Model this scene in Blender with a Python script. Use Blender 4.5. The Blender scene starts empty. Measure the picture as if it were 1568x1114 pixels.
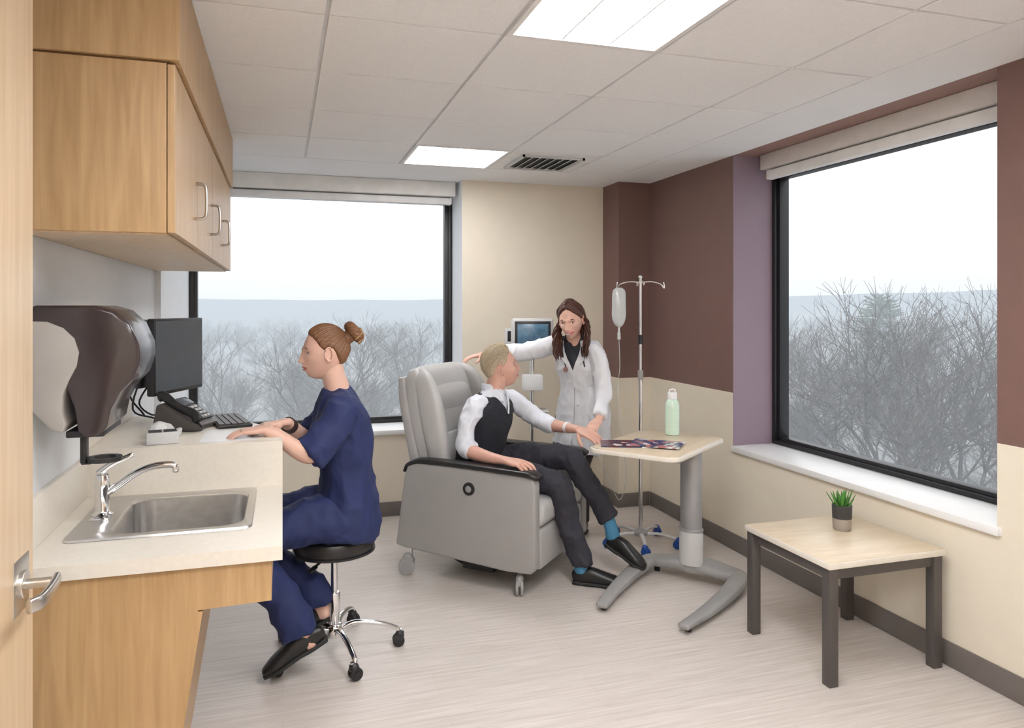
import bpy, bmesh, math, random
import numpy as np
from mathutils import Vector, Matrix, noise, Euler
random.seed(7); np.random.seed(7)
PI=math.pi
V=Vector
def lin(c):
    c=c/255.0
    return c/12.92 if c<=0.04045 else ((c+0.055)/1.055)**2.4
def S(r,g,b): return (lin(r),lin(g),lin(b),1.0)

# ------------------------------------------------------------------ materials
def base_mat(name):
    m=bpy.data.materials.new(name); m.use_nodes=True
    nt=m.node_tree; b=nt.nodes['Principled BSDF']
    return m,nt,b
def mat(name,col,rough=.5,metal=0.0,var=.06,vs=8.0,bump=0.0,bs=60.0,stretch=(1,1,1),**kw):
    m,nt,b=base_mat(name)
    N=nt.nodes; L=nt.links
    tc=N.new('ShaderNodeTexCoord'); mp=N.new('ShaderNodeMapping'); mp.inputs['Scale'].default_value=stretch
    L.new(tc.outputs['Object'],mp.inputs['Vector'])
    nz=N.new('ShaderNodeTexNoise'); nz.inputs['Scale'].default_value=vs; nz.inputs['Detail'].default_value=4
    L.new(mp.outputs[0],nz.inputs['Vector'])
    rp=N.new('ShaderNodeValToRGB')
    rp.color_ramp.elements[0].position=.3; rp.color_ramp.elements[1].position=.7
    rp.color_ramp.elements[0].color=tuple(max(0,c*(1-var)) for c in col[:3])+(1,)
    rp.color_ramp.elements[1].color=tuple(min(1,c*(1+var)) for c in col[:3])+(1,)
    L.new(nz.outputs['Fac'],rp.inputs['Fac']); L.new(rp.outputs['Color'],b.inputs['Base Color'])
    b.inputs['Roughness'].default_value=rough; b.inputs['Metallic'].default_value=metal
    if bump>0:
        n2=N.new('ShaderNodeTexNoise'); n2.inputs['Scale'].default_value=bs; n2.inputs['Detail'].default_value=3
        L.new(mp.outputs[0],n2.inputs['Vector'])
        bp=N.new('ShaderNodeBump'); bp.inputs['Strength'].default_value=bump; bp.inputs['Distance'].default_value=.01
        L.new(n2.outputs['Fac'],bp.inputs['Height']); L.new(bp.outputs[0],b.inputs['Normal'])
    for k,v in kw.items():
        b.inputs[k.replace('_',' ')].default_value=v
    return m
def wood(name,c1,c2,stretch,rough=.4,scale=3.0):
    m,nt,b=base_mat(name); N=nt.nodes; L=nt.links
    tc=N.new('ShaderNodeTexCoord'); mp=N.new('ShaderNodeMapping'); mp.inputs['Scale'].default_value=stretch
    L.new(tc.outputs['Object'],mp.inputs['Vector'])
    nz=N.new('ShaderNodeTexNoise'); nz.inputs['Scale'].default_value=scale; nz.inputs['Detail'].default_value=8; nz.inputs['Distortion'].default_value=.6
    L.new(mp.outputs[0],nz.inputs['Vector'])
    rp=N.new('ShaderNodeValToRGB'); rp.color_ramp.elements[0].position=.3; rp.color_ramp.elements[1].position=.72
    rp.color_ramp.elements[0].color=c1; rp.color_ramp.elements[1].color=c2
    L.new(nz.outputs['Fac'],rp.inputs['Fac']); L.new(rp.outputs['Color'],b.inputs['Base Color'])
    b.inputs['Roughness'].default_value=rough
    return m
def emis(name,col,st):
    m,nt,b=base_mat(name); b.inputs['Base Color'].default_value=col
    b.inputs['Emission Color'].default_value=col; b.inputs['Emission Strength'].default_value=st
    return m

M_cream=mat('wall_paint_cream',(.77,.695,.575,1),.6,var=.015,bump=.03,bs=200)
M_white=mat('wall_paint_white',(.80,.82,.84,1),.55,var=.015)
M_brown=mat('wall_paint_brown',(.190,.108,.092,1),.6,var=.03,bump=.03,bs=200)
M_soffit=mat('wall_brown_soffit_lightened',(.30,.18,.155,1),.6,var=.03)  # brown wall paint, colour lightened to offset shade in the window recess
M_brown_skylit=mat('wall_brown_skylit',(.26,.19,.235,1),.55,var=.02)  # brown jamb paint with the purple cast of sky light put into its colour
M_tile=mat('ceiling_tile_mat',(.86,.86,.87,1),.9,var=.03,vs=120,bump=.08,bs=300)
M_grid=mat('ceiling_grid_mat',(.68,.68,.69,1),.6)
M_dry=mat('ceiling_paint',(.86,.865,.88,1),.8,var=.01)
M_base=mat('baseboard_taupe',S(112,105,100),.6)
M_sill=mat('sill_solid_surface',(.80,.80,.79,1),.35,var=.02)
M_black=mat('black_metal_frame',(.012,.012,.014,1),.4)
M_maple=wood('maple_laminate',S(172,138,95),S(196,162,118),(14,14,1.0),.38)
M_maple2=wood('maple_door_light',S(208,182,148),S(224,200,170),(14,14,.8),.4)
M_mapleD=mat('maple_shadow_gap',S(110,75,40),.6)
M_counter=mat('counter_laminate_cream',(.74,.69,.61,1),.35,var=.03,vs=60)
M_steel=mat('brushed_steel',(.62,.61,.60,1),.28,1.0,var=.08,vs=30,stretch=(1,12,1))
M_chrome=mat('chrome',(.75,.75,.76,1),.12,1.0,var=.02)
M_satin=mat('satin_nickel',(.55,.53,.50,1),.3,1.0)
M_towel=mat('smoked_plastic',(.05,.036,.036,1),.18,var=.1)
M_towelg=mat('grey_housing_plastic',(.42,.39,.36,1),.4)
M_plasticB=mat('black_plastic',(.015,.015,.017,1),.4)
M_screen=mat('dark_screen',(.075,.088,.105,1),.25)
M_vinyl=mat('grey_vinyl',S(170,168,167),.42,var=.03,bump=.05,bs=250)
M_vinylL=mat('light_grey_vinyl',S(184,183,182),.36,var=.03,bump=.04,bs=250)
M_shell=mat('recliner_side_panel',S(158,156,154),.5,var=.02)
M_blackv=mat('black_vinyl',(.018,.017,.018,1),.33,var=.2,bump=.04,bs=200)
M_greyp=mat('grey_plastic',S(150,149,148),.4)
M_silver=mat('silver_paint',S(165,165,167),.35,.3)
M_greyL=mat('light_grey_plastic',S(200,200,200),.4)
M_whitep=mat('white_plastic',(.8,.8,.8,1),.35)
M_blue=mat('blue_caster',S(25,70,150),.4)
M_tablew=wood('birch_laminate',S(208,190,162),S(222,206,182),(1.5,12,12),.35)
M_bronze=mat('dark_bronze_metal',S(84,79,77),.4,.2)
M_glassb=mat('mint_bottle',S(205,228,210),.15,var=.04)
M_pot1=mat('pot_dark',S(60,58,58),.6); M_pot2=mat('pot_stone',S(160,150,140),.7)
M_leaf=mat('leaf_green',S(70,130,50),.5,var=.35,vs=60)
M_soil=mat('soil',S(60,45,35),.9)
M_panel=emis('light_panel_diffuser',(.98,.985,1,1),17.5)

# haze helper for the exterior
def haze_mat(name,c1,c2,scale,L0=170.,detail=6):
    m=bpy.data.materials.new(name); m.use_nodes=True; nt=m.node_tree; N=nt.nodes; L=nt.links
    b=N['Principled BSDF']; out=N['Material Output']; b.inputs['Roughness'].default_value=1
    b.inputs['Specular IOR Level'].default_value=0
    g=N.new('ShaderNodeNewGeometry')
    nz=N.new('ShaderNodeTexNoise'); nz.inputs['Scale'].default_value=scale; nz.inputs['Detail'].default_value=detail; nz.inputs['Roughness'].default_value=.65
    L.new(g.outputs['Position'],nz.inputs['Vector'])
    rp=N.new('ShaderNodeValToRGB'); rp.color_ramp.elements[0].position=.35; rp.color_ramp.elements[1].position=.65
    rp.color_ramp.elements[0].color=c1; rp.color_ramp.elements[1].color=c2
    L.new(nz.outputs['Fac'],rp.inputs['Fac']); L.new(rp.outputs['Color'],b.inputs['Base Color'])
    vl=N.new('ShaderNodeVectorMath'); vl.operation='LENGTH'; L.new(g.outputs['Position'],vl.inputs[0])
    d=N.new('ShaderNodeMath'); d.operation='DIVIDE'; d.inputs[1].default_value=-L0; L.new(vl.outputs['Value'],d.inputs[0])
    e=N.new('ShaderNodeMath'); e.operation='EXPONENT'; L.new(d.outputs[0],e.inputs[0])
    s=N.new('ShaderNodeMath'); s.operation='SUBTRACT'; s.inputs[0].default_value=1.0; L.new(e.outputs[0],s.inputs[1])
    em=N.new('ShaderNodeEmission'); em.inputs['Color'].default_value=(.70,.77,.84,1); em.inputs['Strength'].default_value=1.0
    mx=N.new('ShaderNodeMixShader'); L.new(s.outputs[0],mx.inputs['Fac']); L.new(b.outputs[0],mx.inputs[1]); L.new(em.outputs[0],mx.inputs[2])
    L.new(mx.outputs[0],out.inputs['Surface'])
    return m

# ------------------------------------------------------------------ mesh helpers
def link(o,parent=None):
    bpy.context.scene.collection.objects.link(o)
    if parent is not None: o.parent=parent
    return o
def empty(name,loc=(0,0,0),rz=0):
    e=bpy.data.objects.new(name,None); e.empty_display_size=.1; e.location=loc; e.rotation_euler=(0,0,rz); return link(e)
def cr(pts,sub):
    P=[np.array(p,float) for p in pts]
    if len(P)<2 or sub<=1: return P
    out=[]
    for i in range(len(P)-1):
        p0=P[i-1] if i>0 else 2*P[i]-P[i+1]
        p1=P[i];p2=P[i+1]
        p3=P[i+2] if i+2<len(P) else 2*P[i+1]-P[i]
        for k in range(sub):
            t=k/sub
            out.append(.5*((2*p1)+(-p0+p2)*t+(2*p0-5*p1+4*p2-p3)*t*t+(-p0+3*p1-3*p2+p3)*t**3))
    out.append(P[-1]); return out
def loft_bm(bm,pts,rad,up=None,n=18,sub=4,p=2.0,cap=.6):
    rr=[(r,r) if not hasattr(r,'__len__') else tuple(r) for r in rad]
    if len(rr)==1: rr=rr*len(pts)
    data=[tuple(q)+r for q,r in zip(pts,rr)]
    D=cr(data,sub)
    C=[V(d[:3]) for d in D]; R=[(max(d[3],1e-4),max(d[4],1e-4)) for d in D]
    m=len(C); T=[]
    for i in range(m):
        a=C[max(i-1,0)]; b=C[min(i+1,m-1)]
        t=(b-a); T.append(t.normalized() if t.length>1e-9 else V((0,0,1)))
    if up is None:
        u0=V((0,0,1)) if abs(T[0].z)<.9 else V((1,0,0))
    else: u0=V(up)
    frames=[]; prev=None
    for i in range(m):
        u=u0 if (up is not None or prev is None) else prev
        s=u.cross(T[i])
        if s.length<1e-5: s=V((0,1,0)).cross(T[i])
        s.normalize(); w=T[i].cross(s); prev=w if up is None else prev
        frames.append((s,w))
    rings=[]
    def ring(c,f,rx,ry):
        vs=[]
        for k in range(n):
            a=2*PI*k/n; ca,sa=math.cos(a),math.sin(a)
            if p!=2: ca=math.copysign(abs(ca)**(2/p),ca); sa=math.copysign(abs(sa)**(2/p),sa)
            vs.append(bm.verts.new(c+f[0]*rx*ca+f[1]*ry*sa))
        return vs
    K=3
    h0=min(R[0])*cap; h1=min(R[-1])*cap
    for k in range(K,0,-1):
        a=k/(K+.6)*PI/2
        rings.append(ring(C[0]-T[0]*h0*math.sin(a),frames[0],R[0][0]*math.cos(a),R[0][1]*math.cos(a)))
    for i in range(m): rings.append(ring(C[i],frames[i],*R[i]))
    for k in range(1,K+1):
        a=k/(K+.6)*PI/2
        rings.append(ring(C[-1]+T[-1]*h1*math.sin(a),frames[-1],R[-1][0]*math.cos(a),R[-1][1]*math.cos(a)))
    for a,b in zip(rings[:-1],rings[1:]):
        for k in range(n):
            bm.faces.new((a[k],a[(k+1)%n],b[(k+1)%n],b[k]))
    c0=bm.verts.new(C[0]-T[0]*h0); c1=bm.verts.new(C[-1]+T[-1]*h1)
    for k in range(n):
        bm.faces.new((c0,rings[0][(k+1)%n],rings[0][k])); bm.faces.new((c1,rings[-1][k],rings[-1][(k+1)%n]))
class B:
    def __init__(s,name): s.name=name; s.V=[];s.F=[];s.M=[];s.mats=[]
    def mi(s,m):
        if m not in s.mats: s.mats.append(m)
        return s.mats.index(m)
    def addbm(s,bm,m,mtx=None):
        bmesh.ops.recalc_face_normals(bm,faces=bm.faces[:])
        if mtx is not None: bm.transform(mtx)
        bm.verts.index_update(); off=len(s.V); k=s.mi(m)
        s.V+=[v.co[:] for v in bm.verts]
        for f in bm.faces: s.F.append([v.index+off for v in f.verts]); s.M.append(k)
        bm.free(); return s
    def box(s,lo,hi,m,bev=0,seg=2,mtx=None):
        bm=bmesh.new(); bmesh.ops.create_cube(bm,size=1)
        lo=V(lo);hi=V(hi);c=(lo+hi)/2;d=hi-lo
        for v in bm.verts: v.co=V((v.co.x*d.x,v.co.y*d.y,v.co.z*d.z))+c
        if bev>0: bmesh.ops.bevel(bm,geom=bm.edges[:],offset=min(bev,min(abs(d.x),abs(d.y),abs(d.z))*.49),segments=seg,affect='EDGES',profile=.5)
        return s.addbm(bm,m,mtx)
    def obox(s,c,size,R,m,bev=0,seg=2):
        h=V(size)/2; return s.box(-h,h,m,bev,seg,Matrix.Translation(V(c))@R.to_4x4())
    def cyl(s,p0,p1,r0,m,r1=None,n=24,bev=0):
        p0=V(p0);p1=V(p1); r1=r0 if r1 is None else r1
        d=p1-p0; bm=bmesh.new()
        bmesh.ops.create_cone(bm,cap_ends=True,segments=n,radius1=r0,radius2=r1,depth=d.length)
        if bev>0:
            es=[e for e in bm.edges if any(len(f.verts)>4 for f in e.link_faces)]
            bmesh.ops.bevel(bm,geom=es,offset=bev,segments=3,affect='EDGES',profile=.5)
        q=d.to_track_quat('Z','Y').to_matrix().to_4x4()
        return s.addbm(bm,m,Matrix.Translation((p0+p1)/2)@q)
    def loft(s,pts,rad,m,up=None,n=18,sub=4,p=2.0,cap=.6,mtx=None):
        bm=bmesh.new(); loft_bm(bm,pts,rad,up,n,sub,p,cap); return s.addbm(bm,m,mtx)
    def tube(s,pts,r,m,n=10,sub=5,mtx=None):
        return s.loft(pts,[r]*len(pts) if not hasattr(r,'__len__') else r,m,None,n,sub,2.0,.6,mtx)
    def lathe(s,prof,c,m,n=32,mtx=None):
        bm=bmesh.new(); rings=[]
        for r,z in prof:
            if r<1e-5: rings.append([bm.verts.new((c[0],c[1],c[2]+z))])
            else: rings.append([bm.verts.new((c[0]+r*math.cos(2*PI*k/n),c[1]+r*math.sin(2*PI*k/n),c[2]+z)) for k in range(n)])
        for a,b in zip(rings[:-1],rings[1:]):
            for k in range(n):
                q=[a[k%len(a)],a[(k+1)%len(a)],b[(k+1)%len(b)],b[k%len(b)]]
                u=[]; [u.append(x) for x in q if x not in u]
                if len(u)>2: bm.faces.new(u)
        return s.addbm(bm,m,mtx)
    def prism(s,poly,ext,m,bev=0,seg=2,mtx=None):
        bm=bmesh.new(); vs=[bm.verts.new(p) for p in poly]; f=bm.faces.new(vs)
        r=bmesh.ops.extrude_face_region(bm,geom=[f]); e=V(ext)
        for x in r['geom']:
            if isinstance(x,bmesh.types.BMVert): x.co+=e
        if bev>0:
            bmesh.ops.recalc_face_normals(bm,faces=bm.faces[:])
            es=[ed for ed in bm.edges if len(ed.link_faces)==2 and ed.calc_face_angle(0)>.7]
            bmesh.ops.bevel(bm,geom=es,offset=bev,segments=seg,affect='EDGES',profile=.5)
        return s.addbm(bm,m,mtx)
    def ball(s,c,r,m,sc=(1,1,1),R=None,sub=3):
        bm=bmesh.new(); bmesh.ops.create_icosphere(bm,subdivisions=sub,radius=r)
        M=Matrix.Translation(V(c))@(R.to_4x4() if R is not None else Matrix.Identity(4))@Matrix.Diagonal((sc[0],sc[1],sc[2],1))
        return s.addbm(bm,m,M)
    def finish(s,parent=None,loc=(0,0,0),rz=0,ang=35):
        me=bpy.data.meshes.new(s.name); me.from_pydata(s.V,[],s.F)
        for m in s.mats: me.materials.append(m)
        me.polygons.foreach_set('material_index',s.M)
        me.polygons.foreach_set('use_smooth',[True]*len(s.F)); me.update()
        me.set_sharp_from_angle(angle=math.radians(ang))
        o=bpy.data.objects.new(s.name,me); o.location=loc; o.rotation_euler=(0,0,rz)
        return link(o,parent)
def remesh(b,voxel,smooth=4,parent=None,wr=None,cut=None,setm=None,planes=()):
    me=bpy.data.meshes.new('tmp'); me.from_pydata(b.V,[],b.F); me.update()
    o=bpy.data.objects.new('tmp',me); link(o)
    r=o.modifiers.new('r','REMESH'); r.mode='VOXEL'; r.voxel_size=voxel; r.adaptivity=0
    if smooth:
        s=o.modifiers.new('s','SMOOTH'); s.factor=.5; s.iterations=smooth
    bpy.context.view_layer.update()
    dg=bpy.context.evaluated_depsgraph_get()
    m2=bpy.data.meshes.new_from_object(o.evaluated_get(dg)); bpy.data.objects.remove(o); bpy.data.meshes.remove(me)
    m2.name=b.name
    m2.materials.clear()
    for m in b.mats: m2.materials.append(m)
    n=len(m2.vertices)
    if wr:
        co=np.empty(n*3); m2.vertices.foreach_get('co',co); co=co.reshape(-1,3)
        no=np.empty(n*3); m2.vertices.foreach_get('normal',no); no=no.reshape(-1,3)
        for (amp,sc,st,seed) in wr:
            d=np.array([amp*(1-3*abs(noise.noise(V((c[0]*sc*st[0]+seed,c[1]*sc*st[1],c[2]*sc*st[2]))))) for c in co])
            co=co+no*d[:,None]
        m2.vertices.foreach_set('co',co.ravel())
    if planes or cut:
        bm=bmesh.new(); bm.from_mesh(m2)
        for (pc,pn) in planes:
            bmesh.ops.bisect_plane(bm,geom=bm.verts[:]+bm.edges[:]+bm.faces[:],plane_co=pc,plane_no=pn)
        if cut:
            dl=[f for f in bm.faces if cut(f.calc_center_median())]
            bmesh.ops.delete(bm,geom=dl,context='FACES')
        bm.to_mesh(m2); bm.free()
    if setm:
        for f in m2.polygons: f.material_index=setm(f.center,f.normal)
    m2.polygons.foreach_set('use_smooth',[True]*len(m2.polygons)); m2.update()
    ob=bpy.data.objects.new(b.name,m2); return link(ob,parent)
def rrect(w,h,r,z=0,n=6):
    out=[]
    for cx,cy,a0 in ((w/2-r,h/2-r,0),(-w/2+r,h/2-r,90),(-w/2+r,-h/2+r,180),(w/2-r,-h/2+r,270)):
        for k in range(n+1):
            a=math.radians(a0+90*k/n); out.append((cx+r*math.cos(a),cy+r*math.sin(a),z))
    return out

# ------------------------------------------------------------------ room
XL,XR,YB,YF,H=-.684,2.74,5.46,-1.0,2.505
BX0,BX1,WY=-.65,1.305,5.82          # back window recess
RY0,RY1,WX=2.245,4.065,3.05          # right window recess
RAIL=.995
def wood_floor():
    m,nt,bs=base_mat('vinyl_plank_floor'); N=nt.nodes; L=nt.links
    tc=N.new('ShaderNodeTexCoord')
    mp=N.new('ShaderNodeMapping'); mp.inputs['Scale'].default_value=(1.2,30,1); L.new(tc.outputs['Object'],mp.inputs['Vector'])
    nz=N.new('ShaderNodeTexNoise'); nz.inputs['Scale'].default_value=2.2; nz.inputs['Detail'].default_value=8; nz.inputs['Roughness'].default_value=.7
    L.new(mp.outputs[0],nz.inputs['Vector'])
    rp=N.new('ShaderNodeValToRGB'); rp.color_ramp.elements[0].position=.3; rp.color_ramp.elements[1].position=.7
    rp.color_ramp.elements[0].color=S(188,178,170); rp.color_ramp.elements[1].color=S(220,212,206)
    L.new(nz.outputs['Fac'],rp.inputs['Fac'])
    br=N.new('ShaderNodeTexBrick'); br.inputs['Scale'].default_value=1; br.inputs['Brick Width'].default_value=1.2; br.inputs['Row Height'].default_value=.18
    br.inputs['Mortar Size'].default_value=.0012; br.inputs['Color1'].default_value=(1,1,1,1); br.inputs['Color2'].default_value=(.96,.96,.96,1); br.inputs['Mortar'].default_value=(.88,.87,.86,1)
    L.new(tc.outputs['Object'],br.inputs['Vector'])
    mx=N.new('ShaderNodeMix'); mx.data_type='RGBA'; mx.blend_type='MULTIPLY'; mx.inputs['Factor'].default_value=.8
    L.new(rp.outputs['Color'],mx.inputs['A']); L.new(br.outputs['Color'],mx.inputs['B']); L.new(mx.outputs['Result'],bs.inputs['Base Color'])
    bs.inputs['Roughness'].default_value=.42
    return m
M_floor=wood_floor()
b=B('floor'); b.box((XL-.1,YF-.1,-.1),(XR+.4,YB+.45,0),M_floor); b.finish()
# ceiling
b=B('ceiling')
b.box((XL-.1,YF-.1,H+.03),(XR+.4,YB+.45,H+.1),M_dry)
gx=[-.47,.14,.75,1.36,1.97,2.37]; gy=[-1.0,-.54,.07,.68,1.29,1.90,2.51,3.12,3.73,4.34,4.95]
b.box((XL-.1,YF-.1,H),(gx[0],YB+.45,H+.04),M_dry)
b.box((gx[-1],YF-.1,H),(XR+.0,YB+.45,H+.04),M_dry)
b.box((gx[0],gy[-1],H),(gx[-1],YB+.45,H+.04),M_dry)
b.box((XR,RY0,H),(XR+.4,RY1,H+.04),M_soffit)
b.box((gx[0],YF,H+.008),(gx[-1],gy[-1],H+.032),M_grid)
cells_skip={(2,c) for c in (4,5,9,1,2)}|{(3,9),(0,1),(0,2)}
lights=[(2,4,5),(2,9,9),(2,1,2),(0,1,2)]  # final entry is an unseen fixture above the camera, added to brighten the room
g=.007
for i in range(len(gx)-1):
    for j in range(len(gy)-1):
        if (i,j) in cells_skip: continue
        b.box((gx[i]+g,gy[j]+g,H),(gx[i+1]-g,gy[j+1]-g,H+.02),M_tile,.002,1)
b.finish()
for (i,j0,j1) in lights:
    l=B('ceiling_light')
    x0,x1,y0,y1=gx[i]+g,gx[i+1]-g,gy[j0]+g,gy[j1+1]-g
    w=.02
    for lo,hi in (((x0,y0),(x1,y0+w)),((x0,y1-w),(x1,y1)),((x0,y0+w),(x0+w,y1-w)),((x1-w,y0+w),(x1,y1-w))):
        l.box((lo[0],lo[1],H-.004),(hi[0],hi[1],H+.02),M_whitep)
    l.box((x0+w,y0+w,H+.004),(x1-w,y1-w,H+.016),M_panel)
    for k in (1,2):
        xx=x0+w+(x1-x0-2*w)*k/3
        l.box((xx-.003,y0+w,H-.001),(xx+.003,y1-w,H+.004),M_whitep)
    l.finish()
# vent
vb=B('air_vent'); x0,x1,y0,y1=gx[3]+g,gx[4]-g,gy[9]+g,gy[10]-g
vb.box((x0,y0,H+.002),(x1,y1,H+.016),M_whitep,.002,1)
M_vd=mat('vent_dark',(.03,.03,.03,1),.7)
cx,cy=(x0+x1)/2,(y0+y1)/2
vb.box((cx-.2,cy-.2,H-.001),(cx+.2,cy+.2,H+.004),M_vd)
for k in range(8):
    xx=cx-.185+.37*k/7
    vb.obox((xx,cy,H-.006),(.026,.40,.003),Matrix.Rotation(math.radians(-35),3,'Y'),M_whitep)
for s_ in (-1,1):
    vb.box((cx+s_*.205-.008,cy-.213,H-.012),(cx+s_*.205+.008,cy+.213,H+.004),M_greyL)
    vb.box((cx-.213,cy+s_*.205-.008,H-.012),(cx+.213,cy+s_*.205+.008,H+.004),M_greyL)
vb.finish()
# walls
b=B('wall_left'); b.box((XL-.1,YF-.1,0),(XL,4.52,H),M_white); b.box((XL-.1,4.52,0),(BX0,WY+.1,H),M_white); b.finish()
b=B('wall_front'); b.box((XL,YF-.1,0),(XR+.1,YF,H),M_cream); b.finish()
b=B('wall_back')
b.box((BX1,YB,0),(XR+.4,YB+.45,H),M_cream); b.box((BX0,YB,0),(BX1,YB+.45,.60),M_cream)
b.box((BX0,WY+.02,2.40),(BX1,YB+.45,H),M_white)
b.box((BX1-.002,YB+.003,.635),(BX1+.0,WY+.05,H),M_white)
b.box((2.47,5.17,0),(XR,YB,RAIL),M_cream); b.box((2.47,5.17,RAIL),(XR,YB,H),M_brown)
b.finish()
b=B('wall_right')
for y0,y1 in ((YF,RY0),(RY1,YB)):
    b.box((XR,y0,0),(XR+.4,y1,RAIL),M_cream); b.box((XR,y0,RAIL),(XR+.4,y1,H),M_brown)
b.box((XR,RY0,0),(XR+.4,RY1,.625),M_cream)
b.box((XR+.002,RY1-.003,.66),(WX+.05,RY1,H),M_brown_skylit)
b.box((WX+.04,RY0,2.42),(WX+.09,RY1,H),M_brown)
b.finish()
# baseboards
b=B('baseboard_back'); b.box((BX0,YB-.012,0),(2.47,YB,.105),M_base,.003); b.box((2.458,5.158,0),(2.47,YB-.012,.105),M_base,.003); b.box((2.47,5.158,0),(XR-.012,5.17,.105),M_base,.003); b.finish()
b=B('baseboard_right'); b.box((XR-.012,YF,0),(XR,5.158,.105),M_base,.003); b.finish()
b=B('baseboard_left'); b.box((XL,2.99,0),(XL+.012,4.52,.105),M_base,.003); b.box((BX0,4.52,0),(BX0+.012,5.44,.105),M_base,.003); b.finish()
# sills
b=B('trim_1'); b.box((BX0,YB-.02,.60),(BX1-.003,WY+.06,.635),M_sill,.006); b.finish()
b=B('trim_2'); b.box((XR-.022,RY0-.02,.625),(WX+.03,RY1-.004,.66),M_sill,.006); b.finish()
# windows
def glassmat():
    m=bpy.data.materials.new('window_glass'); m.use_nodes=True; nt=m.node_tree; N=nt.nodes
    for n_ in list(N): 
        if n_.type!='OUTPUT_MATERIAL': N.remove(n_)
    o=[n_ for n_ in N if n_.type=='OUTPUT_MATERIAL'][0]
    t=N.new('ShaderNodeBsdfTransparent'); t.inputs['Color'].default_value=(.985,.99,.99,1)
    gl=N.new('ShaderNodeBsdfGlossy'); gl.inputs['Roughness'].default_value=.05
    mx=N.new('ShaderNodeMixShader'); mx.inputs['Fac'].default_value=.004
    nt.links.new(t.outputs[0],mx.inputs[1]); nt.links.new(gl.outputs[0],mx.inputs[2]); nt.links.new(mx.outputs[0],o.inputs['Surface'])
    return m
M_glass=glassmat()
def window(name,a0,a1,z0,z1,plane,axis):
    w=B(name); fw=.055
    def bx(p0,p1,d0,d1,q0,q1,m,bev=.003):
        if axis=='y': w.box((p0,plane+d0,q0),(p1,plane+d1,q1),m,bev)
        else: w.box((plane+d0,p0,q0),(plane+d1,p1,q1),m,bev)
    for (e,d0,d1,o_) in ((fw,0,.07,0),(.03,-.02,.05,.0)):
        bx(a0+o_,a0+e,d0,d1,z0,z1,M_black); bx(a1-e,a1-o_,d0,d1,z0,z1,M_black)
        bx(a0,a1,d0+.001,d1,z0,z0+e*.8,M_black); bx(a0,a1,d0+.001,d1,z1-e,z1,M_black)
    bx(a0+.03,a1-.03,.03,.036,z0+.03,z1-.03,M_glass,0)
    return w.finish()
window('window_1',BX0,BX1-.003,.636,2.42,WY,'y')
window('window_2',RY0,RY1-.004,.661,2.42,WX,'x')
# shades
M_shade=mat('shade_fabric',(.82,.81,.79,1),.8); M_fascia=mat('shade_fascia',(.66,.62,.59,1),.5)
b=B('window_shade'); b.box((BX0+.002,5.56,2.395),(BX1-.03,5.70,H-.001),M_shade,.004)
b.box((BX0+.01,5.60,2.335),(BX1-.05,5.66,2.385),M_whitep,.006); b.box((BX0+.02,5.625,2.38),(BX1-.06,5.635,2.40),M_greyp); b.finish()
b=B('window_shade'); b.box((2.90,RY0+.003,2.41),(2.99,RY1-.06,H-.001),M_fascia,.004)
b.box((2.915,RY0+.003,2.345),(2.965,RY1-.10,2.40),M_shade,.005); b.box((2.935,RY0+.02,2.39),(2.945,RY1-.12,2.42),M_greyp); b.finish()
# wall plate
b=B('wall_switch_plate'); b.box((1.64,YB-.008,1.255),(1.72,YB,1.375),M_whitep,.003); b.box((1.662,YB-.012,1.275),(1.698,YB-.007,1.355),M_plasticB,.002); b.finish()
# ------------------------------------------------------------------ door
b=B('door_1'); b.box((-.545,.86,.008),(-.50,1.775,2.42),M_maple2,.002)
b.cyl((-.50,1.70,.985),(-.49,1.70,.985),.028,M_satin,bev=.002)
b.cyl((-.495,1.70,.985),(-.44,1.70,.985),.010,M_satin)
b.loft([(-.44,1.715,.985),(-.435,1.66,.985),(-.437,1.60,.983),(-.45,1.575,.983)],[(.007,.014)]*4,M_satin,up=(0,0,1),p=3,cap=.4)
b.box((-.501,1.655,.93),(-.4985,1.745,1.04),M_satin,.002)
b.finish()
b=B('door_frame'); b.box((XL,.80,0),(-.56,.852,H-.001),M_maple2,.003); b.box((-.56,.80,0),(-.50,.852,H-.001),M_maple2,.003); b.finish()
# ------------------------------------------------------------------ upper cabinet
b=B('wall_cabinet'); cy0,cy1,cz0,cz1,cf=2.23,4.515,1.745,2.215,-.285
b.box((XL+.001,cy0,cz0),(cf-.022,cy1,cz1),M_maple,.001,1)
b.box((XL+.001,cy0-.012,cz1+.006),(cf+.012,cy1,H-.002),M_maple,.001,1)
b.box((XL+.001,cy0+.004,cz1-.001),(cf-.02,cy1-.004,cz1+.008),M_mapleD)
ed=[2.23,2.80,3.375,3.95,4.515]
for i in range(4):
    b.box((cf-.02,ed[i]+.002,cz0+.001),(cf,ed[i+1]-.002,cz1-.002),M_maple,.0015,1)
for i in range(3):
    y=ed[i+1]-.05
    b.tube([(cf-.001,y,1.845),(cf+.022,y,1.846),(cf+.032,y,1.858),(cf+.034,y,1.905),(cf+.032,y,1.952),(cf+.022,y,1.964),(cf-.001,y,1.965)],.0055,M_satin,sub=4)
b.box((XL+.02,cy0+.02,cz0-.004),(cf-.025,cy1-.02,cz0+.001),M_maple2)
b.finish()
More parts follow.
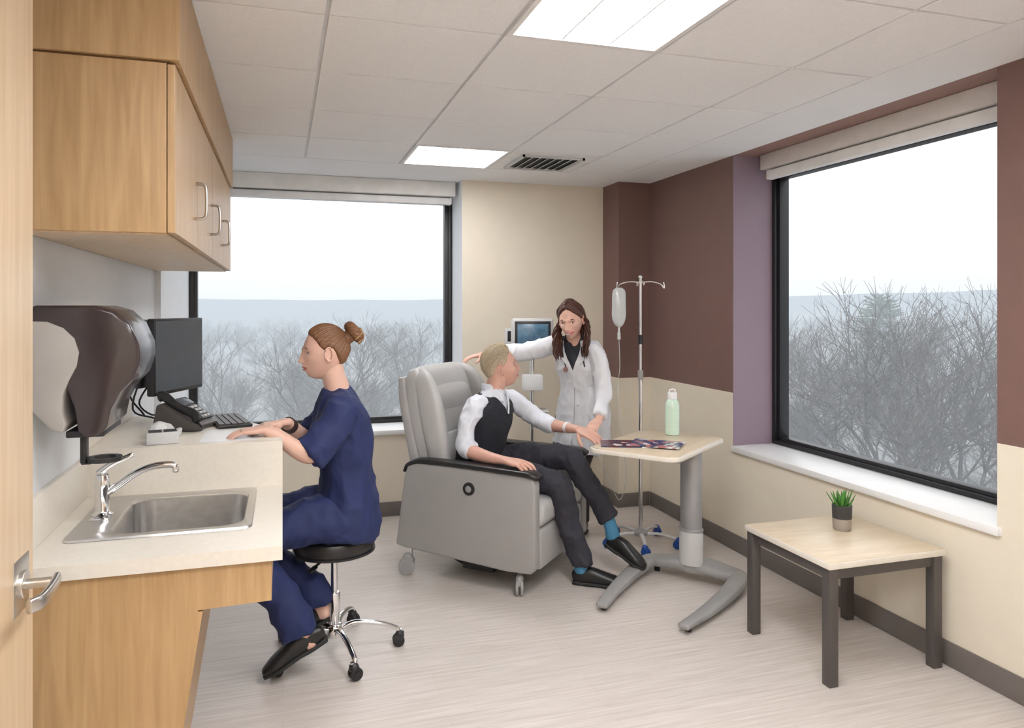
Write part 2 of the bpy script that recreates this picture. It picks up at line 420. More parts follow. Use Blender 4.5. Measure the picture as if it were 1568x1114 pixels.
# ------------------------------------------------------------------ sink counter
ZC,ZD=.86,1.03
b=B('sink_counter')
sx0,sx1,sy0,sy1=-.50,-.115,2.455,2.885
for lo,hi in (((XL+.001,2.20),(0,sy0)),((XL+.001,sy1),(0,2.973)),((XL+.001,sy0),(sx0,sy1)),((sx1,sy0),(0,sy1))):
    b.box((lo[0],lo[1],ZC-.04),(hi[0],hi[1],ZC),M_counter)
b.box((XL+.001,2.20,ZC),(XL+.02,2.973,1.005),M_counter,.003)
b.box((XL+.001,2.954,ZC),(-.0,2.973,ZD),M_counter)
pp=[(XL+.001,2.222,0),(-.33,2.222,0),(-.225,2.222,.695),(-.03,2.222,.70),(-.03,2.222,ZC-.04),(XL+.001,2.222,ZC-.04)]
b.prism(pp,(0,.02,0),M_maple)
b.prism([(x,2.93,z) for x,_,z in pp],(0,.02,0),M_maple)
b.box((-.05,2.242,.70),(-.03,2.93,ZC-.04),M_maple)
b.prism([(-.335,2.224,.02),(-.318,2.224,.02),(-.213,2.224,.69),(-.23,2.224,.69)],(0,.72,0),M_maple)
b.box((-.06,2.30,ZC-.06),(-.05,2.9,ZC-.04),M_mapleD)
b.finish()
b=B('sink')
def sinkrim(bld):
    bm=bmesh.new()
    def ringv(w0,w1,y0,y1,r,z,n=6):
        return [bm.verts.new(((w0+w1)/2+p[0],(y0+y1)/2+p[1],z)) for p in rrect(w1-w0,y1-y0,r,0,n)]
    R=[ringv(-.61,-.09,2.40,2.925,.03,ZC+.001),ringv(-.607,-.093,2.403,2.922,.03,ZC+.007),
       ringv(-.50,-.115,2.44,2.90,.07,ZC+.005),ringv(-.495,-.12,2.46,2.88,.07,ZC-.004),ringv(-.485,-.13,2.47,2.87,.07,ZC-.15),ringv(-.46,-.155,2.495,2.845,.06,ZC-.17)]
    for a,c in zip(R[:-1],R[1:]):
        for k in range(len(a)): bm.faces.new((a[k],a[(k+1)%len(a)],c[(k+1)%len(a)],c[k]))
    bm.faces.new(R[-1]); bld.addbm(bm,M_steel)
sinkrim(b); b.cyl((-.31,2.67,ZC-.172),(-.31,2.67,ZC-.166),.04,M_chrome); b.finish()
b=B('faucet'); fx,fy=-.555,2.66
b.lathe([(0,0),(.032,0),(.032,.008),(.024,.014),(.021,.02),(.021,.085),(.023,.09),(.023,.12),(.019,.135),(0,.14)],(fx,fy,ZC+.006),M_chrome)
b.loft([(fx,fy-.05,ZC+.008),(fx,fy+.05,ZC+.008)],[(.028,.006)]*2,M_chrome,up=(0,0,1),p=3)
b.tube([(fx+.01,fy,.94),(fx+.05,fy,.965),(fx+.10,fy,1.0),(fx+.15,fy,1.018),(fx+.20,fy,1.02),(fx+.215,fy,1.014),(fx+.218,fy,.998)],[.013,.012,.011,.011,.011,.011,.010],M_chrome,n=12)
b.loft([(fx-.01,fy,1.005),(fx+.03,fy,1.035),(fx+.09,fy,1.06)],[(.012,.008),(.009,.006),(.008,.004)],M_chrome,up=(0,1,0))
b.finish()
# ------------------------------------------------------------------ desk
b=B('work_desk')
pts=[(XL+.001,2.976),(0,2.976),(0,3.12),(-.015,3.22),(-.06,3.33),(-.12,3.44),(-.19,3.58),(-.27,3.71),(-.36,3.78),(-.45,3.80),(XL+.001,3.80)]
b.prism([(x,y,ZD-.035) for x,y in pts],(0,0,.035),M_counter,.003)
b.box((XL+.001,2.976,ZD),(XL+.018,3.80,ZD+.10),M_counter,.003)
b.box((XL+.002,3.70,0),(-.55,3.73,ZD-.035),M_maple); b.box((XL+.002,2.98,0),(-.40,3.0,ZD-.035),M_maple)
b.finish()
# ------------------------------------------------------------------ towel dispenser
b=B('paper_towel_dispenser')
prof=[(-.683,1.545),(-.52,1.545),(-.47,1.53),(-.43,1.49),(-.405,1.43),(-.402,1.385),(-.42,1.33),(-.455,1.29),(-.48,1.24),(-.49,1.19),(-.51,1.165),(-.545,1.16),(-.565,1.18),(-.575,1.25),(-.60,1.32),(-.683,1.35)]
b.prism([(x,2.40,z) for x,z in prof],(0,.30,0),M_towel,.012,3)
pl=[(-.683,1.50),(-.64,1.498),(-.60,1.48),(-.572,1.45),(-.560,1.41),(-.566,1.37),(-.585,1.33),(-.60,1.29),(-.603,1.24),(-.592,1.205),(-.60,1.18),(-.63,1.19),(-.683,1.25)]
b.prism([(x,2.394,z) for x,z in pl],(0,.30,0),M_towelg,.004)
b.box((-.60,2.42,1.16),(-.50,2.66,1.18),M_plasticB,.004)
b.box((-.574,2.465,1.075),(-.558,2.505,1.165),M_plasticB,.004); b.lathe([(.032,0),(.048,0),(.048,.012),(.032,.012),(.032,0)],(-.512,2.485,1.078),M_plasticB)
b.box((-.574,2.475,1.07),(-.545,2.495,1.09),M_plasticB,.003)
b.finish()
# ------------------------------------------------------------------ monitor
mp0=V((-.53,3.43,0)); mp1=V((-.375,3.80,0)); mc=(mp0+mp1)/2; ma=math.atan2(mp1.y-mp0.y,mp1.x-mp0.x)
b=B('computer_monitor'); wd=(mp1-mp0).length
b.box((-wd/2,-.012,-.165),(wd/2,.022,.165),M_plasticB,.006); b.box((-wd/2+.010,-.0135,-.150),(wd/2-.010,-.011,.155),M_screen)
b.box((-.08,.02,-.06),(.08,.05,.06),M_plasticB,.01)
b.tube([(-.0,.05,0),(-.03,.09,.0),(-.10,.12,-.0)],.014,M_plasticB)
b.box((-.13,.09,-.14),(-.07,.15,.16),M_plasticB,.01)
b.tube([(-.05,.05,-.05),(-.12,.06,-.12),(-.16,.08,-.20),(-.08,.06,-.26),(.0,.05,-.22)],.004,M_plasticB)
b.tube([(-.06,.05,-.02),(-.15,.07,-.08),(-.19,.09,-.22),(-.10,.05,-.27)],.004,M_plasticB)
b.tube([(-.10,.12,.05),(-.19,.10,.02),(-.20,.10,-.15),(-.14,.07,-.25)],.004,M_plasticB)
b.finish(loc=(mc.x,mc.y,1.325),rz=ma)
# phone
b=B('desk_phone')
b.prism([(-.09,-.10,0),(-.09,.10,0),(-.09,.08,.10),(-.09,.06,.11),(-.09,-.10,.018)],(.18,0,0),M_bronze,.004)
b.obox((.03,-.035,.062),(.10,.10,.006),Matrix.Rotation(math.radians(30),3,'X'),M_plasticB,.002)
b.obox((.03,.03,.105),(.09,.05,.006),Matrix.Rotation(math.radians(30),3,'X'),M_screen,.002)
for i in range(3):
    for j in range(4):
        y=-.07+.02*j; b.obox((.0+.025*i,y,.047+.0115*j),(.016,.012,.008),Matrix.Rotation(math.radians(30),3,'X'),M_greyL,.001)
b.loft([(-.06,-.09,.04),(-.06,-.07,.065),(-.06,0,.095),(-.06,.06,.135),(-.06,.08,.135)],[(.022,.016),(.02,.012),(.016,.01),(.02,.012),(.022,.016)],M_plasticB,up=(1,0,0),p=3)
b.tube([(-.06,-.09,.03),(-.10,-.13,.01),(-.14,-.10,.008),(-.12,-.02,.008),(-.09,.02,.012)],.004,M_plasticB)
b.finish(loc=(-.39,3.40,ZD+.001),rz=math.radians(65))
b=B('keyboard'); b.box((-.07,-.17,0),(.07,.17,.014),M_plasticB,.004)
for i in range(5):
    for j in range(13): b.box((-.062+.0252*i,-.162+.0252*j,.014),(-.062+.0252*i+.02,-.162+.0252*j+.02,.019),M_bronze)
b.finish(loc=(-.225,3.48,ZD+.001),rz=math.radians(12))
b=B('paper_sheet'); b.box((-.30,2.99,ZD+.0005),(-.09,3.28,ZD+.002),M_whitep); b.finish()
b=B('pen_tray'); b.box((-.055,-.04,0),(.055,.04,.045),M_greyL,.004); b.box((-.048,-.033,.04),(-.003,.033,.0455),M_plasticB); b.box((.003,-.033,.04),(.048,.033,.0455),M_plasticB)
b.finish(loc=(-.43,3.03,ZD+.001),rz=math.radians(10))
b=B('tape_dispenser'); b.prism([(-.06,-.012,0),(.07,-.012,0),(.075,-.012,.03),(.05,-.012,.025),(.03,-.012,.05),(-.01,-.012,.065),(-.045,-.012,.05),(-.06,-.012,.02)],(0,.024,0),M_greyL,.003)
b.cyl((-.01,-.014,.035),(-.01,.014,.035),.022,M_whitep); b.finish(loc=(-.45,3.16,ZD+.001),rz=math.radians(30))
# ------------------------------------------------------------------ casters
def caster(b,x,y,r=.03,mt=None,frk=None,ang=0,top=.09):
    mt=mt or M_plasticB; frk=frk or M_greyp
    c,s_=math.cos(ang),math.sin(ang); ax=V((-s_,c,0)); p=V((x,y,r))
    for k in (-1,1):
        b.cyl(p+ax*(.006*k),p+ax*(.020*k),r,mt,n=20,bev=.003); b.cyl(p+ax*(.0205*k),p+ax*(.0225*k),r*.45,frk,n=16)
    q=p+V((c,s_,0))*r*.5
    b.loft([p+V((0,0,r*.2)),p+V((c,s_,0))*r*.3+V((0,0,r*1.05)),q+V((0,0,r*1.35))],[(.016,r*.7),(.021,r*.75),(.014,.014)],frk,up=(c,s_,.01),p=2.6)
    b.cyl(q+V((0,0,r*1.2)),(q.x,q.y,top),.009,M_chrome,n=12)
# ------------------------------------------------------------------ stool
b=B('rolling_stool')
b.lathe([(0,.455),(.15,.455),(.172,.462),(.178,.48),(.178,.505),(.170,.522),(.14,.532),(.07,.534),(0,.532)],(0,0,0),M_blackv,n=48)
b.lathe([(.168,.455),(.181,.458),(.181,.466),(.17,.47)],(0,0,0),M_plasticB,n=48)
b.cyl((0,0,.43),(0,0,.457),.07,M_plasticB); b.cyl((0,0,.20),(0,0,.44),.014,M_chrome); b.cyl((0,0,.09),(0,0,.27),.026,M_chrome,bev=.004)
b.lathe([(0,.07),(.04,.075),(.045,.10),(.035,.125),(.026,.13),(0,.13)],(0,0,0),M_chrome)
b.tube([(0,0,.44),(-.05,-.06,.435),(-.09,-.10,.42)],.006,M_plasticB)
b.loft([(-.085,-.095,.42),(-.11,-.12,.41)],[(.014,.007)]*2,M_plasticB)
for k in range(5):
    a=math.radians(-10+72*k)+.1; c,s_=math.cos(a),math.sin(a)
    b.loft([(c*.03,s_*.03,.105),(c*.10,s_*.10,.125),(c*.2,s_*.2,.11),(c*.27,s_*.27,.085),(c*.285,s_*.285,.07)],[(.015,.013),(.013,.012),(.012,.010),(.011,.009),(.010,.009)],M_chrome,up=(0,0,1))
    caster(b,c*.285,s_*.285,.027,M_plasticB,M_plasticB,a+1.2*k,.075)
b.finish(loc=(.22,3.38,0))
# ------------------------------------------------------------------ recliner
CH=V((1.194,4.258,0)); d=V((.73,-.685,0)).normalized(); lf=V((-d.y,d.x,0)); CA=math.atan2(d.y,d.x)
def W(lx,ly,z): return CH+d*lx+lf*ly+V((0,0,z))
b=B('recliner_chair')
for s_ in (-1,1):
    y0=.325*s_; y1=.395*s_
    pr=[(-.415,.175),(-.36,.165),(.30,.125),(.44,.13),(.465,.16),(.465,.60),(.45,.635),(.40,.648),(-.10,.655),(-.27,.655),(-.335,.635),(-.355,.58)]
    b.prism([(x,min(y0,y1),z) for x,z in pr],(0,.07,0),M_shell,.012,3)
    yc=.36*s_
    b.loft([(-.36,yc,.60),(-.33,yc,.645),(-.24,yc,.668),(0,yc,.668),(.25,yc,.662),(.42,yc,.655),(.475,yc,.64)],[(.036,.008),(.04,.012),(.043,.014),(.045,.015),(.05,.016),(.052,.018),(.04,.014)],M_blackv,up=(0,0,1),p=3.2,n=24)
    yo=.397*s_
    b.cyl((.07,yo-.006,.545),(.07,yo+.006,.545),.036,M_plasticB,bev=.004); b.cyl((.07,yo-.009,.545),(.07,yo+.009,.545),.018,M_greyp,bev=.002)
    caster(b,-.36,.36*s_,.048,M_greyp,M_greyp,.6,.17); caster(b,.36,.36*s_,.042,M_greyp,M_greyp,2.0,.14)
b.box((-.25,-.315,.35),(.47,.315,.485),M_vinylL,.045,5)
b.box((.40,-.312,.13),(.462,.312,.345),M_vinyl,.018,3)
b.box((-.30,-.30,.20),(.40,.30,.36),M_shell,.01)
b.box((-.28,-.25,.10),(.34,.25,.2),M_plasticB,.01)
for yy in (-.22,.22):
    b.box((-.05,yy-.04,.05),(.15,yy+.04,.10),M_plasticB,.01); b.tube([(-.2,yy,.12),(0,yy,.06),(.25,yy,.12)],.012,M_plasticB)
# back
b.loft([(-.22,0,.42),(-.255,0,.58),(-.30,0,.80),(-.345,0,1.0),(-.37,0,1.12),(-.385,0,1.165)],[(.27,.07),(.295,.08),(.315,.08),(.315,.08),(.30,.07),(.28,.045)],M_vinylL,up=(1,0,0),p=4.5,n=48,cap=.5)
b.loft([(-.285,0,.30),(-.33,0,.58),(-.375,0,.80),(-.42,0,1.0),(-.445,0,1.12)],[(.29,.035),(.318,.04),(.325,.04),(.322,.04),(.30,.03)],M_vinyl,up=(1,0,0),p=5,n=48,cap=.5)
for s_ in (-1,1):
    b.loft([(-.17,.27*s_,.50),(-.18,.285*s_,.65),(-.21,.29*s_,.82),(-.25,.285*s_,.98),(-.30,.27*s_,1.10),(-.35,.24*s_,1.15)],[(.03,.04),(.04,.06),(.045,.075),(.045,.075),(.04,.06),(.03,.04)],M_vinylL,up=(1,0,0),n=20,p=2.6)
b.loft([(-.20,0,.56),(-.20,0,.66),(-.235,0,.78)],[(.22,.03),(.235,.045),(.22,.03)],M_vinylL,up=(1,0,0),p=3.5,n=32)
b.loft([(-.275,0,.90),(-.295,0,1.0),(-.33,0,1.10)],[(.22,.03),(.235,.045),(.22,.03)],M_vinylL,up=(1,0,0),p=3.5,n=32)
b.finish(loc=CH,rz=CA)
# ------------------------------------------------------------------ overbed table
e1=V((.787,.617,0)).normalized(); TC=V((2.0,3.675,0)); TA=math.atan2(e1.y,e1.x); TZ=.79
b=B('overbed_table')
b.prism(rrect(.74,.52,.07,TZ-.028),(0,0,.024),M_counter,.006,3)
b.prism(rrect(.715,.495,.06,TZ-.006),(0,0,.006),M_tablew,.002)
b.prism(rrect(.40,.10,.02,TZ-.06),(0,0,.034),M_silver,.004)
cx,cy=.134,-.137
def oval(x,y,rx,ry,z,n=28): return [(x+rx*math.cos(2*PI*k/n),y+ry*math.sin(2*PI*k/n),z) for k in range(n)]
b.box((-.15,cy-.05,TZ-.075),(.2,cy+.09,TZ-.03),M_silver,.01)
b.prism(oval(cx,cy,.045,.068,.10),(0,0,.20),M_greyL,.002); b.prism(oval(cx,cy,.040,.062,.29),(0,0,.45),M_silver,.002)
b.prism(oval(cx,cy,.047,.07,.285),(0,0,.02),M_silver,.003)
b.prism(oval(cx,cy,.03,.05,.06),(0,0,.06),M_greyp,.002)
# base
b.loft([(cx+.05,cy-.24,.065),(cx+.06,cy,.085),(cx+.05,cy+.24,.065)],[(.07,.028),(.085,.036),(.07,.028)],M_greyp,up=(0,0,1),p=3,n=24)
for s_ in (-1,1):
    b.loft([(cx+.08,cy+s_*.22,.062),(cx-.0,cy+s_*.265,.062),(cx-.2,cy+s_*.27,.052),(cx-.45,cy+s_*.25,.042),(cx-.66,cy+s_*.215,.036)],[(.055,.028),(.052,.030),(.045,.026),(.038,.020),(.030,.014)],M_greyp,up=(0,0,1),p=3,n=20)
    for xx in (cx+.05,cx-.62): b.cyl((xx,cy+s_*.225-.012,.018),(xx,cy+s_*.225+.012,.018),.018,M_plasticB,n=16)
b.finish(loc=TC,rz=TA)
def TW(a,c,z): 
    e2=V((-e1.y,e1.x,0)); return TC+e1*a+e2*c+V((0,0,z))
b=B('water_bottle')
b.lathe([(0,0),(.036,0),(.041,.004),(.042,.02),(.042,.165),(.040,.185),(.030,.205),(.024,.212),(.024,.218),(0,.218)],(0,0,0),M_glassb)
b.lathe([(.0265,.21),(.028,.212),(.028,.245),(.025,.25),(0,.25)],(0,0,0),M_whitep); b.tube([(-.02,0,.246),(-.018,0,.262),(0,0,.268),(.018,0,.262),(.02,0,.246)],.004,M_whitep)
b.finish(loc=(2.19,3.86,TZ))
def magmat(name,a,c,k):
    m,nt,bs=base_mat(name); N=nt.nodes; L=nt.links; tc=N.new('ShaderNodeTexCoord')
    vo=N.new('ShaderNodeTexVoronoi'); vo.inputs['Scale'].default_value=k; L.new(tc.outputs['Object'],vo.inputs['Vector'])
    rp=N.new('ShaderNodeValToRGB'); rp.color_ramp.interpolation='CONSTANT'
    rp.color_ramp.elements[0].color=a; rp.color_ramp.elements[1].color=(.75,.75,.75,1); rp.color_ramp.elements[1].position=.45
    e=rp.color_ramp.elements.new(.65); e.color=c
    sp=N.new('ShaderNodeSeparateColor'); L.new(vo.outputs['Color'],sp.inputs[0]); L.new(sp.outputs[0],rp.inputs['Fac']); L.new(rp.outputs['Color'],bs.inputs['Base Color'])
    bs.inputs['Roughness'].default_value=.25; return m
mg1=magmat('magazine_print',S(60,65,110),S(180,120,120),28); mg2=magmat('magazine_print_red',S(90,30,45),S(60,60,90),24)
def magazine(a,c,ang,m,z,nm='magazine'):
    b=B(nm); p=TW(a,c,z)
    b.box((-.105,-.14,0),(.105,.14,.004),m,.001,1); b.box((-.104,-.139,.004),(-.004,.139,.006),m); b.box((-.104,-.139,-.0),(.104,.139,.002),M_whitep)
    b.finish(loc=p,rz=ang)
magazine(-.16,.12,TA+.5,mg2,TZ); magazine(-.10,-.03,TA+.2,mg1,TZ+.0065); 
# ------------------------------------------------------------------ end table
b=B('end_table'); x0,x1,y0,y1=2.10,2.70,2.45,3.02
b.box((x0,y0,.48),(x1,y1,.506),M_counter,.003); b.box((x0+.004,y0+.004,.502),(x1-.004,y1-.004,.508),M_tablew,.002)
for xx in (x0+.008,x1-.053):
    for yy in (y0+.008,y1-.053): b.box((xx,yy,0),(xx+.045,yy+.045,.48),M_bronze,.003)
for yy in (y0+.015,y1-.045): b.box((x0+.05,yy,.435),(x1-.05,yy+.03,.48),M_bronze,.002)
for xx in (x0+.015,x1-.045): b.box((xx,y0+.05,.435),(xx+.03,y1-.05,.48),M_bronze,.002)
b.finish()
b=B('potted_plant')
b.lathe([(0,0),(.036,0),(.040,.006),(.042,.055)],(0,0,0),M_pot2); b.lathe([(.042,.055),(.044,.115),(.040,.118),(.038,.10),(0,.10)],(0,0,0),M_pot1)
b.lathe([(0,.104),(.038,.104)],(0,0,0),M_soil)
for k in range(26):
    a=k*2.4; t=.15+.55*(k/26); r=.006+.022*(k/26); h=.075+.03*random.random()-.02*(k/26)
    p0=V((r*math.cos(a),r*math.sin(a),.10)); dr=V((math.cos(a)*t,math.sin(a)*t,1)).normalized()
    b.loft([p0,p0+dr*h*.4,p0+dr*h*.8,p0+dr*h],[(.005,.003),(.0075,.003),(.004,.002),(.001,.001)],M_leaf,up=(math.cos(a),math.sin(a),.1),n=8,sub=2)
b.finish(loc=(2.48,2.81,.508))
# ------------------------------------------------------------------ iv pole
b=B('iv_pole'); ca=math.radians(-17.3)
b.cyl((0,0,.08),(0,0,1.1),.0125,M_chrome,n=16); b.cyl((0,0,1.05),(0,0,1.73),.009,M_chrome,n=16)
b.cyl((0,0,1.07),(0,0,1.13),.018,M_greyp,bev=.003); b.cyl((.0,0,1.30),(0,0,1.36),.016,M_plasticB)
b.lathe([(0,.06),(.05,.065),(.05,.085),(.02,.10),(0,.10)],(0,0,0),M_greyp)
for k in range(5):
    a=math.radians(72*k-20); c,s_=math.cos(a),math.sin(a)
    b.loft([(c*.03,s_*.03,.075),(c*.13,s_*.13,.08),(c*.225,s_*.225,.062)],[(.014,.010),(.012,.009),(.010,.008)],M_greyL,up=(0,0,1))
    caster(b,c*.235,s_*.235,.026,M_blue,M_blue,a+k,.06)
for s_ in (-1,1):
    b.tube([(0,0,1.70),(s_*.07,0,1.705),(s_*.13,0,1.69),(s_*.15,0,1.665),(s_*.155,0,1.67),(s_*.15,0,1.70)],.0045,M_chrome)
    b.tube([(0,0,1.715),(0,s_*.07,1.705),(0,s_*.12,1.68),(0,s_*.13,1.70)],.0045,M_chrome)
b.ball((0,0,1.735),.014,M_chrome)
M_bag=mat('iv_bag_clear',(.75,.78,.78,1),.15,Transmission_Weight=.35)
b.loft([(-.14,0,1.665),(-.14,0,1.64),(-.14,0,1.56),(-.14,0,1.48),(-.14,0,1.43),(-.14,0,1.41)],[(.02,.003),(.042,.012),(.045,.022),(.046,.024),(.03,.016),(.01,.006)],M_bag,up=(0,1,0),n=20)
b.cyl((-.14,0,1.41),(-.14,0,1.37),.006,M_whitep); b.cyl((-.14,0,1.33),(-.14,0,1.375),.011,M_bag)
b.tube([(-.14,0,1.33),(-.135,.0,1.15),(-.15,0,1.0),(-.13,-.02,.80),(-.10,-.03,.45),(-.14,-.04,.30),(-.2,-.06,.40),(-.30,-.10,.62)],.0022,M_bag,n=6)
b.finish(loc=(2.22,4.32,0),rz=ca)
# ------------------------------------------------------------------ vitals monitor on stand
b=B('vital_signs_monitor')
b.box((-.15,-.03,1.235),(.15,.05,1.46),M_greyL,.02,4); b.box((-.128,-.034,1.26),(.128,-.029,1.44),M_plasticB,.003); b.box((-.11,-.036,1.285),(.11,-.033,1.42),mat('display_blue',S(90,125,150),.2,var=.3,vs=20),.001)
b.cyl((0,.03,.08),(0,.03,1.25),.017,M_chrome,n=16); b.box((-.07,-.06,.95),(.07,.06,1.06),M_whitep,.01); b.box((-.11,-.09,.80),(.11,.10,.81),M_greyL,.003)
for k in range(5):
    a=math.radians(72*k+18); c,s_=math.cos(a),math.sin(a)
    b.loft([(c*.02,.03+s_*.02,.09),(c*.2,.03+s_*.2,.065)],[(.016,.012),(.012,.009)],M_greyL,up=(0,0,1)); caster(b,c*.2,.03+s_*.2,.025,M_plasticB,M_greyp,a,.065)
b.finish(loc=(1.70,4.97,0),rz=math.radians(-12))

# ================================================================== people
def skinmat(name,c):
    return mat(name,c,.45,var=.05,vs=25,bump=.02,bs=300,Subsurface_Weight=.08,Subsurface_Scale=.01)
def head_pos(D,pr):
    x,y,z=D[:,0],D[:,1],D[:,2]; a,bb,c=pr.get('a',.096),pr.get('b',.075),.118
    low=np.clip(-z,0,1); front=1/(1+np.exp(-(x-.15)*14))
    X=a*x; Y=bb*y; Z=c*z
    Y=Y*(1-pr.get('jaw',.16)*low**1.3)
    X=np.where(x<0,X*(1+.08*np.clip(z+.2,0,1)-.45*low),X)
    g=lambda u,s: np.exp(-(u/s)**2)
    X=X+.026*g(z+.86,.24)*g(Y,.034)*front
    X=X+.014*g(Z+.055,.030)*g(Y,.036)*front
    X=X-.004*g(Z+.088,.010)*g(Y,.03)*front
    aY=np.abs(Y)
    X=X+.005*g(Z-.022,.010)*g(Y,.05)*front
    X=X-.010*g(Z-.003,.012)*g(aY-.032,.014)*front
    t=np.clip((.018-Z)/.050,0,1); p=.003+.017*t
    fade=np.where(Z<-.032,g(Z+.032,.0085),np.where(Z>.018,g(Z-.018,.014),1))
    X=X+p*fade*g(Y,.0065+.0055*t)*front
    X=X+.008*g(Z+.034,.007)*g(aY-.011,.0062)*front
    sm=pr.get('smile',0); Zm=Z-sm*7*Y*Y
    mw=pr.get('mw',.020)
    X=X+.0065*g(Zm+.0565,.0045)*g(Y,mw)*front+.0065*g(Zm+.0685,.0055)*g(Y,mw*.9)*front-.0055*g(Zm+.0620,.0020)*g(Y,mw*1.1)*front
    ck=.004*g(aY-.045,.018)*g(Z+.022,.02)*front*(1+sm); X=X+ck; Y=Y+np.sign(Y)*ck*.5
    return np.stack([X,Y,Z],1)
HX=[0,25,45,62,74,84,94,106,120,140,180]
def hairline(D,P,tab):
    az=np.degrees(np.arctan2(np.abs(D[:,1]),D[:,0])); return P[:,2]-np.interp(az,HX,tab)
def icos(sub):
    bm=bmesh.new(); bmesh.ops.create_icosphere(bm,subdivisions=sub,radius=1); bm.verts.index_update()
    v=np.array([q.co[:] for q in bm.verts]); f=[[q.index for q in ff.verts] for ff in bm.faces]; bm.free(); return v,f
ICO=icos(7)
def head(person,center,fwd,scale,M_skin,M_lip,M_hair,pr,tab,hair_th,flow,brow=.6,iris=(.05,.03,.02,1),teeth=False):
    fwd=V(fwd).normalized(); left=V((0,0,1)).cross(fwd).normalized()
    if 'roll' in pr: left=(Matrix.Rotation(pr['roll'],3,fwd)@left)
    upv=fwd.cross(left)
    M=Matrix((fwd*scale,left*scale,upv*scale)).transposed().to_4x4(); M.translation=V(center)
    D,F=ICO; P=head_pos(D,pr)
    me=bpy.data.meshes.new('head'); me.from_pydata([tuple(q) for q in P],[],F); me.materials.append(M_skin); me.materials.append(M_lip)
    sm=pr.get('smile',0); mw=pr.get('mw',.02)
    cen=P[np.array(F)].mean(1); Zm=cen[:,2]-sm*7*cen[:,1]**2
    lipm=(np.abs(cen[:,1])<mw*1.15)&(cen[:,0]>.07)&(np.abs(Zm+.0622)<.0105*np.sqrt(np.clip(1-(cen[:,1]/(mw*1.18))**2,0,1)))
    me.polygons.foreach_set('material_index',lipm.astype(int)); me.polygons.foreach_set('use_smooth',[True]*len(F)); me.update()
    o=bpy.data.objects.new('head',me); o.matrix_world=M; link(o); o.parent=person
    b=B('facial_features'); M_eye=mat('eye_white',(.75,.74,.72,1),.2); M_iris=mat('iris',iris,.15); 
    xe=pr.get('a',.096)*.905-.0200
    for s_ in (-1,1):
        c=V((xe,.0315*s_,.002)); b.ball(c,.0125,M_eye); b.ball(c+V((.0090,-.0,0)),.0054,M_iris)
        bm=bmesh.new(); bmesh.ops.create_icosphere(bm,subdivisions=4,radius=.0136)
        bmesh.ops.delete(bm,geom=[v for v in bm.verts if (-.0058<v.co.z<.0054 and v.co.x>0)],context='VERTS'); b.addbm(bm,M_skin,Matrix.Translation(c))
        b.tube([c+V((.0080,-.0115,.003)),c+V((.0126,-.004,.0062)),c+V((.0123,.004,.0062)),c+V((.0080,.0115,.003))],.0013,M_hair if brow>.5 else M_iris,n=6)
        br=[V((xe+.0205,s_*.014,.021)),V((xe+.0218,s_*.024,.0252)),V((xe+.0180,s_*.036,.0262)),V((xe+.0105,s_*.046,.0215))]
        b.loft(br,[(.0014,.0026),(.0020,.0034),(.0018,.0030),(.0008,.001)],M_hair,up=(0,0,1),n=8)
        ec=V((-.004,s_*(pr.get('b',.075)*.985),-.006))
        R=Matrix.Rotation(s_*math.radians(22),3,'Z')
        b.ball(ec+V((.002,0,0)),.03,M_skin,(.55,.22,1.0),R)
        pts=[]
        for k in range(11):
            a=math.radians(-60+k*29); pts.append(ec+R@V((-.0165*math.sin(a),s_*.009,.029*math.cos(a))))
        b.tube(pts,.0038,M_skin,n=8,sub=3)
        b.ball(ec+V((.002,s_*.005,-.026)),.0085,M_skin,(1,.6,1.1))
    if teeth:
        b.loft([(pr.get('a',.096)+.0095,-.013,-.0600),(pr.get('a',.096)+.0145,0,-.0618),(pr.get('a',.096)+.0095,.013,-.0600)],[(.0024,.0024),(.0034,.0034),(.0024,.0024)],M_eye,up=(0,0,1),n=8)
    o2=b.finish(); o2.matrix_world=M; o2.parent=person
    m=hairline(D,P,tab); keep=m>-.006
    nrm=D/np.array([[pr.get('a',.096),pr.get('b',.075),.118]]); nrm/=np.linalg.norm(nrm,axis=1)[:,None]
    s=np.clip(m/.022,0,1); s=s*s*(3-2*s); th=-.003+(hair_th(D,P)+.003)*s
    th=th+flow(D,P)*s
    Q=P+nrm*th[:,None]
    idx=-np.ones(len(D),int); idx[keep]=np.arange(keep.sum())
    FF=[[idx[i] for i in f] for f in F if keep[f[0]] and keep[f[1]] and keep[f[2]]]
    hm=bpy.data.meshes.new('hair'); hm.from_pydata([tuple(q) for q in Q[keep]],[],FF); hm.materials.append(M_hair)
    hm.polygons.foreach_set('use_smooth',[True]*len(FF)); hm.update()
    ho=bpy.data.objects.new('hair',hm); ho.matrix_world=M; link(ho); ho.parent=person
    def surf(dv,off):
        dd=np.array([V(dv).normalized()[:]]); pp=head_pos(dd,pr)[0]; nn=dd[0]/np.array([.096,.075,.118]); nn/=np.linalg.norm(nn)
        return V(pp+nn*off)
    def inhair(dv):
        dd=np.array([V(dv).normalized()[:]]); return hairline(dd,head_pos(dd,pr),tab)[0]
    surf.inhair=inhair
    return M,surf
